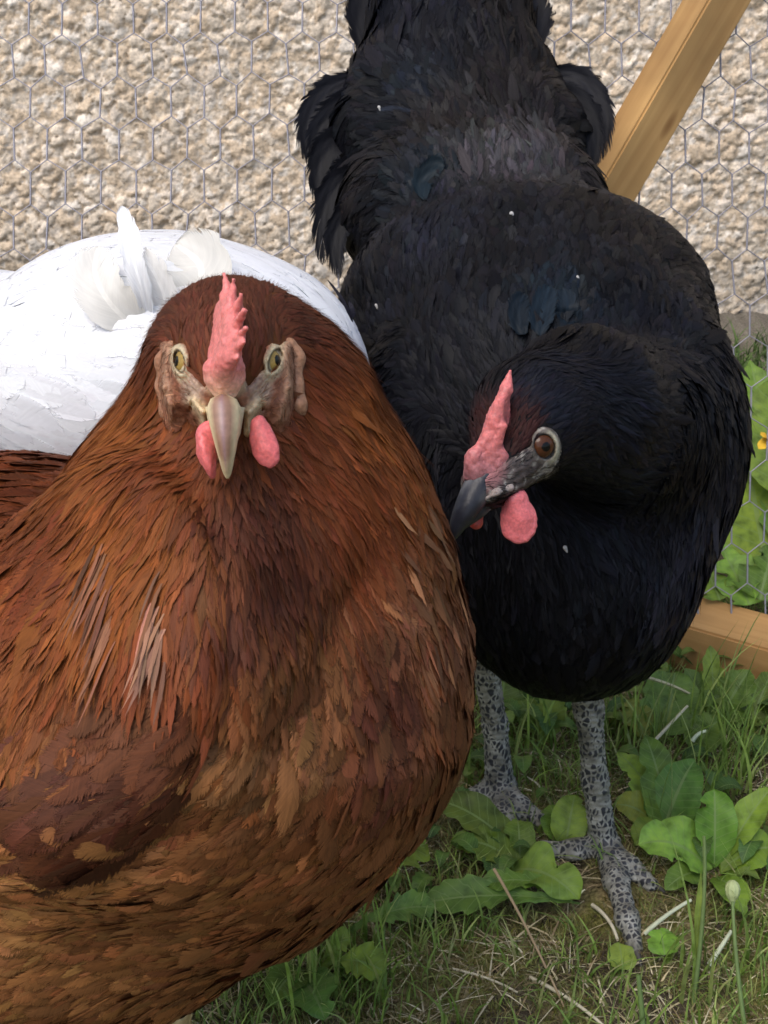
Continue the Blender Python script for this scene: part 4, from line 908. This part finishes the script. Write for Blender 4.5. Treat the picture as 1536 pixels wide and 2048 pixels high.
0 and big_feather('long_feather', [(1455, 640, fk.ray(1455, 640)[2]-.004), (1490, 652, .865), (1515, 660, .868), (1536, 664, .872)], .005, M['black'], black, K0, bend=.3)
for x, y, r1, r2 in ((1023, 427, .0012, .0007), (1155, 553, .0007, .0005), (758, 214, .0010, .0006), (1130, 1095, .0011, .0005), (752, 610, .0008, .0005)):
    z_ = fk.ray(x, y)[2]-.0035; f = Sdf(.001); f.c((x, y, z_), (x+4, y+9, z_+.0005), r1, r2); blob('pale_fleck', f, .0004, M['straw0'], black, const((.40, .39, .37)))
# ============================================================ PLANTS, GRASS, LITTER
def mat_leaf(name, vein=1.3, nv=11.0, rough=.5, trans=.25):
    m, t, b = mat(name, rough, .3); a = N(t, 'Attribute', attribute_name='Col'); uv = N(t, 'UVMap'); sp = N(t, 'SeparateXYZ'); t.links.new(uv.outputs[0], sp.inputs[0])
    e = mth(t, 'ABSOLUTE', mth(t, 'SUBTRACT', mth(t, 'MULTIPLY', sp.outputs[0], 2.0), 1.0)); tc = N(t, 'TexCoord')
    nz = N(t, 'TexNoise', Scale=130, Detail=4.0); t.links.new(tc.outputs['Object'], nz.inputs['Vector'])
    w_ = mth(t, 'SINE', mth(t, 'ADD', mth(t, 'MULTIPLY', mth(t, 'SUBTRACT', sp.outputs[1], mth(t, 'MULTIPLY', e, .13)), nv*6.283), mth(t, 'MULTIPLY', nz.outputs[0], 2.5)))
    side = mth(t, 'MULTIPLY', mth(t, 'GREATER_THAN', w_, .93), .55); mid = mth(t, 'LESS_THAN', e, .055)
    vv = mth(t, 'MAXIMUM', side, mid)
    r = ramp(t, [(.28, (.55,)*3), (.5, (1.0,)*3), (.75, (1.35, 1.25, 1.1))]); t.links.new(nz.outputs[0], r.inputs[0])
    c = mixc(t, a.outputs['Color'], r.outputs[0], 1.0, 'MULTIPLY'); c2 = mixc(t, c, (.22, .31, .11), mth(t, 'MULTIPLY', vv, .6))
    t.links.new(c2, b.inputs['Base Color'])
    h = mth(t, 'SUBTRACT', mth(t, 'MULTIPLY', nz.outputs[0], .6), mth(t, 'MULTIPLY', vv, .6)); bump(t, b, h, .6, .0012)
    tr = N(t, 'BsdfTranslucent'); t.links.new(c2, tr.inputs[0]); mx = N(t, 'MixShader'); mx.inputs[0].default_value = trans
    t.links.new(b.outputs[0], mx.inputs[1]); t.links.new(tr.outputs[0], mx.inputs[2]); t.links.new(mx.outputs[0], t.nodes['Material Output'].inputs[0]); return m
M['leaf'] = mat_leaf('broad_leaf'); M['grass'] = mat_leaf('grass_blade', nv=0.0, rough=.5, trans=.3)
m, t, b = mat('dry_straw', .6, .3); a = N(t, 'Attribute', attribute_name='Col'); t.links.new(a.outputs['Color'], b.inputs['Base Color']); M['straw'] = m
GRN = dict(a=(.145, .235, .030), b=(.205, .300, .045), c=(.105, .180, .026), d=(.120, .200, .040), y=(.26, .33, .05))
GC = [(.18, .29, .045), (.25, .37, .07), (.12, .21, .035), (.33, .40, .12)]
SHAPES = dict(
    oval=([0, .08, .25, .5, .75, .92, 1], [.05, .45, .9, 1, .8, .4, .02]),
    lance=([0, .15, .35, .6, .85, 1], [.12, .35, .85, 1, .55, .01]),
    spoon=([0, .25, .5, .75, .92, 1], [.10, .25, .75, 1, .75, .05]),
    round=([0, .06, .2, .45, .75, .93, 1], [.3, .75, .98, 1, .85, .45, .02]),
    heart=([0, .04, .15, .35, .7, .92, 1], [.45, .85, 1, .98, .7, .3, .01]))
def leaf_mesh(A, B, up, wid, shape, col, parent, name='leaf', teeth=0, depth=.3, fold=.22, wave=.05, twist=0, tipdrop=0, K=34, nu=9, m_='leaf', seed=0):
    A, B = np.array(A, float), np.array(B, float); L = np.linalg.norm(B-A); Mid = (A+B)/2+np.array([0, 0, 1])*up
    r_ = np.random.default_rng(seed or rng.integers(1, 1e6)); V, UV = [], []
    xs, ys = SHAPES[shape]; ph = r_.random(4)*6
    zc = np.array([0, 0, 1.]); n0 = nrm(zc*1.0+np.array([0, -1, 0])*.35)
    for k in range(K+1):
        s = k/K; c = (1-s)**2*A+2*s*(1-s)*Mid+s*s*B; d = nrm(2*(1-s)*(Mid-A)+2*s*(B-Mid)); sd_ = nrm(np.cross(d, n0)); nn = np.cross(sd_, d)
        tw = twist*s; sd_ = sd_*math.cos(tw)+nn*math.sin(tw); nn = np.cross(sd_, d)
        w0 = np.interp(s, xs, ys)*wid/2
        for side in (0, 1):
            pass
        for j in range(nu):
            u = j/(nu-1)*2-1; sg = 1 if u > 0 else 0
            tt = 1
            if teeth: x = (s*teeth+ph[sg]) % 1; tt = 1-depth*(1-x)*(.6+.8*rnd2(np.int64(int(s*teeth+ph[sg])), np.int64(sg), 5))*min(1, 4*(1-s))
            if abs(u) > .6: tt = tt*(1-max(0, float(vnoise(np.array([s*7+ph[0], sg*3.3, ph[1]]), 6))-.35)*.9)+.025*float(vnoise(np.array([s*40, sg*3.3, ph[1]]), 8))
            p = c+sd_*w0*u*tt+nn*(abs(u)*w0*fold+wave*wid*math.sin(s*13+ph[2]+u*2)*u*u)
            V.append(p); UV.append(((u+1)/2, s))
    V = np.array(V); cc = np.array(col)*np.exp(.12*r_.normal())*(1+.08*r_.normal(size=3))
    cols = np.tile(cc, (len(V), 1))*(1+.18*vnoise(V*60, 3))[:, None]
    return mesh_np(name, V, gridq(K+1, nu), M[m_], parent, cols, np.array(UV))
def stalk_arrays(A, B, up, r, K=10, n=5):
    A, B = np.array(A, float), np.array(B, float); Mid = (A+B)/2+np.array(up, float); V, Q = [], []
    for k in range(K+1):
        s = k/K; c = (1-s)**2*A+2*s*(1-s)*Mid+s*s*B; d = nrm(2*(1-s)*(Mid-A)+2*s*(B-Mid)+1e-9); u = nrm(np.cross(d, [.3, .2, 1.])); v = np.cross(d, u); rr = r*(1-.35*s)
        V += [c+rr*(math.cos(h)*u+math.sin(h)*v) for h in np.arange(n)/n*6.283]
    for k in range(K):
        for j in range(n): Q.append((k*n+j, k*n+(j+1) % n, (k+1)*n+(j+1) % n, (k+1)*n+j))
    return np.array(V), np.array(Q)
def stalk(name, A, B, up, r, col, parent, m_='straw', K=10):
    V, Q = stalk_arrays(A, B, up, r, K); return mesh_np(name, V, Q, M[m_], parent, np.tile(np.array(col, float), (len(V), 1))*(1+.15*vnoise(V*300, 4))[:, None], np.zeros((len(V), 2))+.5)
def plant(name, at, label, cat, leaves, group=None):
    e = empty(name, at); tag(e, label, cat, group)
    for l in leaves: leaf_mesh(*l[0], e, **(l[1] if len(l) > 1 else {}))
    return e
def Lf(ax, ay, az, bx, by, bz, up, wid, shape, col, **kw): return ((G(ax, ay, az), G(bx, by, bz), up, wid, shape, GRN[col]), kw)
plant('broadleaf_weed', G(1030, 1725), 'broad dark green leaves at the left of the black hen\'s front foot', 'weed',
      [Lf(1045, 1715, .004, 858, 1598, .030, .018, .027, 'oval', 'c', seed=3, wave=.09), Lf(1035, 1735, .004, 905, 1690, .014, .018, .026, 'oval', 'a', seed=4, wave=.1), Lf(1040, 1730, .003, 1035, 1640, .02, .012, .020, 'oval', 'c', seed=5)])
plant('broadleaf_weed', G(1010, 1740), 'bright yellow-green folded leaf just before the hen\'s foot', 'weed',
      [Lf(1012, 1745, .006, 1158, 1800, .010, .020, .032, 'oval', 'b', seed=7, fold=.35, wave=.12), Lf(1020, 1760, .003, 960, 1700, .012, .010, .018, 'oval', 'a', seed=8)])
plant('dandelion', G(1165, 1800), 'long dark toothed dandelion leaf lying in front of the hen\'s feet', 'dandelion',
      [Lf(1160, 1808, .006, 845, 1806, .012, .012, .028, 'spoon', 'd', teeth=7, depth=.5, seed=11), Lf(1150, 1790, .004, 960, 1770, .018, .014, .018, 'spoon', 'c', teeth=6, depth=.4, seed=12)])
plant('dandelion', G(650, 1850), 'lobed dandelion leaf reaching out from under the brown hen', 'dandelion',
      [Lf(660, 1840, .006, 852, 1688, .026, .020, .034, 'spoon', 'a', teeth=5, depth=.45, seed=14, wave=.1), Lf(690, 1870, .003, 870, 1815, .015, .014, .024, 'spoon', 'd', teeth=6, depth=.45, seed=15), Lf(640, 1870, .003, 700, 1790, .03, .014, .024, 'spoon', 'c', teeth=5, depth=.4, seed=16)])
plant('dandelion', G(640, 1960), 'dark lobed dandelion rosette at the bottom beside the brown hen', 'dandelion',
      [Lf(640, 1935, .004, 770, 1945, .016, .014, .026, 'spoon', 'a', teeth=5, depth=.5, seed=18), Lf(600, 1960, .003, 650, 2040, .010, .012, .030, 'oval', 'd', seed=19), Lf(610, 1940, .003, 540, 2010, .010, .012, .022, 'oval', 'c', seed=20), Lf(640, 1930, .004, 700, 1880, .02, .01, .018, 'spoon', 'b', teeth=5, depth=.4, seed=21)])
plant('plantain', G(1425, 1735), 'broad-leaved plantain rosette right of the hen\'s feet', 'plantain',
      [Lf(1420, 1740, .004, 1278, 1690, .022, .020, .036, 'oval', 'b', seed=22, wave=.08), Lf(1428, 1735, .005, 1428, 1578, .045, .012, .026, 'oval', 'a', seed=23, fold=.4), Lf(1440, 1735, .004, 1545, 1575, .050, .012, .020, 'lance', 'b', seed=24, fold=.35),
       Lf(1440, 1745, .003, 1560, 1700, .016, .016, .028, 'oval', 'a', seed=25), Lf(1430, 1755, .003, 1490, 1830, .008, .012, .020, 'oval', 'a', seed=26), Lf(1410, 1750, .003, 1330, 1780, .010, .012, .018, 'oval', 'c', seed=27)])
plant('broadleaf_weed', G(1330, 1640), 'weed with angular bright leaves between the foot and the base board', 'weed',
      [Lf(1330, 1640, .004, 1235, 1505, .030, .012, .030, 'heart', 'b', teeth=3, depth=.35, seed=31), Lf(1330, 1650, .004, 1390, 1520, .035, .012, .034, 'heart', 'd', seed=32), Lf(1310, 1650, .003, 1230, 1610, .016, .010, .024, 'round', 'y', seed=33), Lf(1340, 1650, .003, 1290, 1470, .045, .010, .030, 'heart', 'c', seed=34), Lf(1320, 1660, .003, 1270, 1690, .008, .010, .020, 'round', 'a', seed=35)])
plant('broadleaf_weed', G(1350, 1450), 'round dark leaf resting against the base board', 'weed',
      [Lf(1330, 1470, .004, 1350, 1345, .030, .006, .042, 'round', 'd', seed=36), Lf(1290, 1480, .004, 1255, 1400, .020, .008, .022, 'oval', 'b', seed=37), Lf(1390, 1500, .004, 1440, 1440, .02, .008, .026, 'round', 'c', seed=38)])
plant('broadleaf_weed', G(1080, 1470), 'small serrated leaves between the black hen\'s legs', 'weed',
      [Lf(1095, 1480, .004, 1108, 1385, .030, .008, .024, 'oval', 'b', teeth=7, depth=.22, seed=41), Lf(1020, 1440, .004, 1055, 1340, .030, .010, .036, 'round', 'd', seed=42), Lf(1000, 1450, .004, 1010, 1345, .030, .008, .030, 'round', 'c', seed=43), Lf(1070, 1470, .003, 1040, 1400, .02, .008, .02, 'oval', 'c', seed=44)])
plant('broadleaf_weed', G(1140, 1650), 'pale green leaf standing between the two feet of the black hen', 'weed',
      [Lf(1130, 1700, .004, 1150, 1590, .030, .008, .024, 'oval', 'b', seed=45), Lf(1120, 1690, .004, 1100, 1610, .02, .008, .020, 'oval', 'a', seed=46), Lf(930, 1540, .003, 900, 1470, .02, .008, .02, 'oval', 'c', seed=47)])
plant('ivy', G(1480, 1420), 'toothed lobed leaf growing up in front of the base board', 'ivy',
      [Lf(1440, 1440, .006, 1500, 1340, .036, .006, .040, 'heart', 'a', teeth=4, depth=.35, seed=51), Lf(1430, 1430, .006, 1420, 1290, .050, .004, .018, 'oval', 'b', teeth=4, depth=.3, seed=52), Lf(1420, 1430, .006, 1370, 1335, .03, .004, .018, 'lance', 'd', seed=53), Lf(1500, 1450, .006, 1545, 1340, .03, .004, .03, 'heart', 'c', teeth=4, depth=.3, seed=54)])
# seedlings with round leaves in front
for (x, y, cx, cy, wd, lab) in ((1265, 1945, 1243, 1916, .016, 'small round seedling leaf left of the front toe tip'), (1300, 1930, 1326, 1887, .018, 'small round seedling leaf right of the front toe tip')):
    e = empty('seedling', G(x, y)); tag(e, lab, 'seedling'); c_ = G(cx, cy, .012)
    leaf_mesh(c_+np.array([0, -.007, -.002]), c_+np.array([0, .010, .002]), .001, wd, 'round', GRN['b'], e, fold=.1, seed=int(x)); stalk('stem', G(x, y, -.003), c_+np.array([0, -.006, -.002]), (0, 0, .002), .0007, (.12, .2, .05), e, 'grass')
# budding stalks
e = empty('budding_stalk', G(1490, 2060)); tag(e, 'thin green stalk topped with a pale round bud at lower right', 'stalk')
top = G(1465, 1790, .055); stalk('stem', G(1490, 2060, -.003), top, (-.004, 0, .01), .0014, (.14, .22, .07), e, 'grass', 14)
f = Sdf(.002); cb_ = w2c(top[None])[0]+np.array([0, -.003, 0]); f.pr.append(('e', cb_, np.array([.0040, .0052, .0040]), np.eye(3), None)); f.pr.append(('c', cb_+np.array([0, .003, 0]), cb_+np.array([0, .008, 0]), (.0024, .0013), None)); f.post = lambda p, d: d+.0003*np.sin(np.arctan2(p[..., 2]-cb_[2], p[..., 0]-cb_[0])*9)
sdf_mesh('bud', f, .0007, M['straw'], e, const((.36, .42, .20)))
e = empty('green_stalk', G(1385, 2010)); tag(e, 'upright leafless green stalk left of the budding stalk', 'stalk'); stalk('stem', G(1385, 2010, -.003), G(1408, 1672, .085), (.004, 0, .012), .0015, (.13, .20, .06), e, 'grass', 14)
leaf_mesh(G(1388, 1950, .01), G(1402, 1740, .07), .002, .004, 'lance', GRN['b'], e, seed=61)
e = empty('green_stalk', G(1283, 2100)); tag(e, 'thick green grass stem rising from the bottom edge below the hen\'s toe', 'stalk'); stalk('stem', G(1290, 2120, -.003), G(1276, 1950, .040), (0, 0, .004), .0020, (.09, .17, .04), e, 'grass', 10)
# straws one can tell apart
for A_, B_, r_, col_, lab in ((G(1288, 1868, .004), G(1382, 1800, .016), .0016, (.52, .56, .40), 'pale flattened straw to the right of the hen\'s toe'), (G(1418, 1930, .004), G(1462, 1862, .016), .0016, (.50, .54, .38), 'short pale straw near the budding stalk'),
    (G(1060, 1955, .004), G(1212, 2056, .006), .0014, (.62, .56, .40), 'long thin straw lying across the moss at the bottom'), (G(988, 1738, .034), G(1135, 2030, .002), .0010, (.36, .26, .15), 'thin brown bent stalk leaning before the hen\'s foot'),
    (G(1282, 1512, .01), G(1375, 1412, .028), .0014, (.58, .55, .38), 'pale stalk slanting beneath the base board'), (G(1385, 1482, .02), G(1412, 1462, .026), .0016, (.52, .60, .42), 'cut end of a pale stem beside the base board'),
    (G(1283, 1352, .036), G(1400, 1400, .02), .0014, (.45, .42, .25), 'dry stem crossing the front of the base board'), (G(905, 1938, .004), G(1035, 1985, .005), .0010, (.60, .54, .38), 'short straw left of the long straw on the moss'), (G(1185, 1810, .004), G(1235, 1880, .01), .0014, (.60, .54, .40), 'bent straw against the hen\'s front toe')):
    V_, Q_ = stalk_arrays(A_, B_, ((rng.random()-.5)*.008, 0, .003), r_, 10); o = mesh_np('straw', V_, Q_, M['straw'], None, np.tile(np.array(col_), (len(V_), 1))*(1+.2*vnoise(V_*300, 4))[:, None], origin=A_); tag(o, lab, 'straw', 'separate straws on the ground')
# plants behind the base board
plant('dock_plant', G(1520, 1180), 'large pale green dock leaves behind the base board at the right edge', 'dock',
      [((W(1540, 1170, 1.16), W(1490, 900, 1.20), .0, .075, 'oval', GRN['b']), dict(seed=71, fold=.15)), ((W(1600, 1150, 1.16), W(1500, 720, 1.25), .0, .060, 'oval', GRN['b']), dict(seed=72)), ((W(1570, 1190, 1.17), W(1452, 1030, 1.20), .01, .060, 'oval', GRN['a']), dict(seed=73)), ((W(1560, 1000, 1.16), W(1560, 760, 1.2), .01, .070, 'oval', GRN['b']), dict(seed=74))])
plant('lobed_weed', G(1470, 1200), 'deeply lobed bright weed just behind the base board', 'weed',
      [((W(1500, 1210, 1.13), W(1440, 1085, 1.16), .0, .048, 'heart', GRN['b']), dict(teeth=3, depth=.6, seed=76)), ((W(1440, 1200, 1.13), W(1405, 1120, 1.15), .0, .030, 'heart', GRN['a']), dict(teeth=3, depth=.5, seed=77)), ((W(1520, 1200, 1.13), W(1545, 1090, 1.15), .0, .050, 'heart', GRN['c']), dict(teeth=3, depth=.5, seed=78)),
       ((W(1400, 1200, 1.15), W(1370, 1150, 1.18), .0, .03, 'oval', GRN['c']), dict(seed=79))])
e = empty('yellow_flower', W(1538, 1190, 1.20)); tag(e, 'small yellow flower at the right edge among dock leaves', 'flower')
stalk('stem', G(1560, 1150), W(1538, 885, 1.12), (0, 0, .01), .0012, (.12, .2, .05), e, 'grass')
for k in range(5):
    an = k*1.257; c_ = W(1538, 880, 1.12); leaf_mesh(c_, c_+np.array([math.cos(an)*.010, -.004, math.sin(an)*.010]), .001, .009, 'round', (.75, .50, .03), e, 'petal', K=8, nu=5, fold=.2, seed=80+k, m_='straw')
# grass, moss and litter nobody could count
def blades(name, roots, hgt, wid, lean, cols, mt, kind_label, K=5, spread=.4, cut=.2):
    n = len(roots); az = rng.random(n)*6.283; h = hgt*rng.uniform(.4, 1.25, n); w_ = wid*rng.uniform(.6, 1.3, n); ln = lean*rng.uniform(.3, 1.4, n)
    d = np.stack([np.cos(az), np.sin(az), np.zeros(n)], 1); fa = rng.random(n)*6.283; sd_ = np.stack([np.cos(fa), np.sin(fa), np.zeros(n)], 1); V = []
    for k in range(K+1):
        s = k/K; c = roots+d*(ln*h*s*s)[:, None]+np.array([0, 0, 1])*(h*(s-.35*ln*s*s))[:, None]; ww = w_*(1-s**2.2)/2+1e-5
        V += [c-sd_*ww[:, None], c+sd_*ww[:, None]]
    V = np.stack(V, 1); m_ = 2*(K+1); b0 = np.arange(n)*m_; Q = np.concatenate([np.stack([b0+2*k, b0+2*k+1, b0+2*k+3, b0+2*k+2], 1) for k in range(K)])
    ci = rng.integers(0, len(cols), n); cc = np.array(cols)[ci]*np.exp(.2*rng.normal(size=(n, 1))); cc = np.repeat(cc[:, None], m_, 1).reshape(-1, 3)
    o = mesh_np(name, V.reshape(-1, 3), Q, mt, None, cc, np.zeros((n*m_, 2))+.3); tag(o, kind_label, name.replace('_', ' '), kind='stuff'); return o
def scatter(n, x0, x1, y0, y1, thr=None, sc=30, seed=5):
    x = rng.uniform(x0, x1, n); y = rng.uniform(y0, y1, n); p = np.stack([x, y, x*0], 1)
    if thr is not None: k = fbm(p*sc, 2, seed)+.2*rng.normal(size=n) > thr; x, y = x[k], y[k]
    return np.stack([x, y, gheight(x, y)-.001], 1)
blades('short_grass', scatter(17000, -.2, .48, .48, 1.10, -.25, 18, 21), .024, .0014, .8, GC+[(.30, .30, .12)], M['grass'], 'short sparse grass over the mossy soil')
blades('moss', scatter(90000, -.18, .42, .50, .98, -.25, 30, 55), .0075, .0011, 1.0, [(.22, .21, .045), (.15, .17, .03), (.30, .23, .09), (.18, .14, .05), (.36, .30, .15)], M['grass'], 'low olive and brown moss covering the soil', K=2)
blades('litter', scatter(17000, -.2, .45, .50, 1.05, -.1, 40, 8), .012, .0013, 3.2, [(.50, .43, .26), (.62, .56, .38), (.28, .21, .12), (.40, .33, .19)], M['straw'], 'scattered dry grass litter on the soil', K=4)
tufts = []
def tuft(x, y, n, r): c = G(x, y); tufts.append(np.stack([c[0]+rng.normal(size=n)*r, c[1]+rng.normal(size=n)*r, np.full(n, -.002)], 1))
for x, y, n, r in ((700, 1960, 60, .016), (760, 2020, 50, .016), (620, 1990, 40, .014), (480, 2040, 60, .02), (300, 2060, 50, .02), (820, 1850, 26, .014), (900, 2050, 22, .014), (1200, 2060, 18, .014), (1000, 1500, 40, .02), (930, 1540, 30, .02), (1080, 1540, 30, .02), (1290, 1700, 22, .016),
                   (1380, 1560, 40, .02), (1470, 1560, 50, .02), (1500, 1450, 50, .022), (1250, 1480, 46, .02), (1180, 1470, 26, .014), (1330, 1900, 14, .01), (1440, 1950, 26, .014), (1530, 1850, 24, .014), (1500, 1700, 22, .018), (1110, 1600, 20, .016), (1020, 1400, 50, .02), (1290, 1420, 50, .02), (1400, 1420, 40, .018)): tuft(x, y, n, r)
blades('grass', np.concatenate(tufts), .034, .0017, .55, GC, M['grass'], 'thin green grass blades in loose tufts')
blades('tall_grass', np.concatenate([np.stack([G(x, y)[0]+rng.normal(size=n)*.012, G(x, y)[1]+rng.normal(size=n)*.012, np.zeros(n)], 1) for x, y, n in ((1470, 1580, 22), (1430, 1480, 20), (1520, 1520, 16), (1250, 1500, 10), (700, 1990, 18), (1300, 1480, 12), (1380, 1640, 10), (1500, 1900, 8), (1400, 2020, 7), (960, 1560, 10), (760, 1900, 10), (1080, 1500, 8), (600, 2020, 10))]), .085, .0019, .35, GC, M['grass'], 'taller grass stems rising before the base board')
blades('background_grass', scatter(9000, .02, .62, 1.0, 1.75, -.1, 9, 12), .045, .0026, .8, [(.05, .11, .02), (.08, .15, .03), (.04, .08, .02)], M['grass'], 'rough grass behind the base board')
# creeping weeds: small leaves massed low over the soil
cw = scatter(700, .0, .46, .70, 1.06, -.05, 16, 31); Vw, Qw, Cw, Uw = [], [], [], []; ow = 0
for p_ in cw:
    an = rng.random()*6.283; L_ = .010+.016*rng.random(); wd = L_*rng.uniform(.5, .8); h_ = .006+.016*rng.random(); dd = np.array([math.cos(an), math.sin(an), 0]); ss = np.array([-dd[1], dd[0], 0]); K_, n_u = 10, 5; ph = rng.random()*6
    for k in range(K_+1):
        s_ = k/K_; w0 = wd/2*np.interp(s_, [0, .1, .35, .7, .93, 1], [.15, .7, 1, .85, .4, .02])*(1-.18*((k % 2)))
        for j in range(n_u):
            u = j/(n_u-1)*2-1; Vw.append(p_+dd*(L_*s_)+np.array([0, 0, h_+L_*.35*math.sin(s_*2.6+.3)])+ss*w0*u+np.array([0, 0, abs(u)*w0*.3])); Uw.append(((u+1)/2, s_))
    cl_ = np.array([(.085, .165, .030), (.13, .225, .042), (.06, .13, .03), (.17, .25, .05)][rng.integers(4)])*rng.uniform(.8, 1.15)
    Cw.append(np.tile(cl_, ((K_+1)*n_u, 1))); Qw.append(gridq(K_+1, n_u)+ow); ow += (K_+1)*n_u
o = mesh_np('creeping_weeds', np.array(Vw), np.concatenate(Qw), M['leaf'], None, np.concatenate(Cw), np.array(Uw)); tag(o, 'small low weed leaves massed between the grass', 'ground cover', kind='stuff')
# soil crumbs
pts_ = scatter(2600, -.2, .45, .5, 1.1, .05, 25, 77); Vc, Qc, Cc = [], [], []; o_ = 0
ico = np.array([[0, 0, 1], [.9, 0, .3], [.3, .85, .3], [-.7, .5, .3], [-.7, -.5, .3], [.3, -.85, .3], [0, 0, -.6]]); tri = np.array([[0, 1, 2], [0, 2, 3], [0, 3, 4], [0, 4, 5], [0, 5, 1], [6, 2, 1], [6, 3, 2], [6, 4, 3], [6, 5, 4], [6, 1, 5]])
for p_ in pts_:
    r_ = .0012+.0042*rng.random()**3; v_ = ico*r_*(1+.35*rng.normal(size=(7, 3))); Vc.append(v_+p_); Qc.append(tri+o_); o_ += 7; Cc.append(np.tile(np.array([.085, .068, .048])*(.5+rng.random()), (7, 1)))
o = mesh_np('soil_crumbs', np.concatenate(Vc), np.concatenate(Qc), mg, None, np.concatenate(Cc)); tag(o, 'loose crumbs of dark soil on the ground', 'soil', kind='stuff')
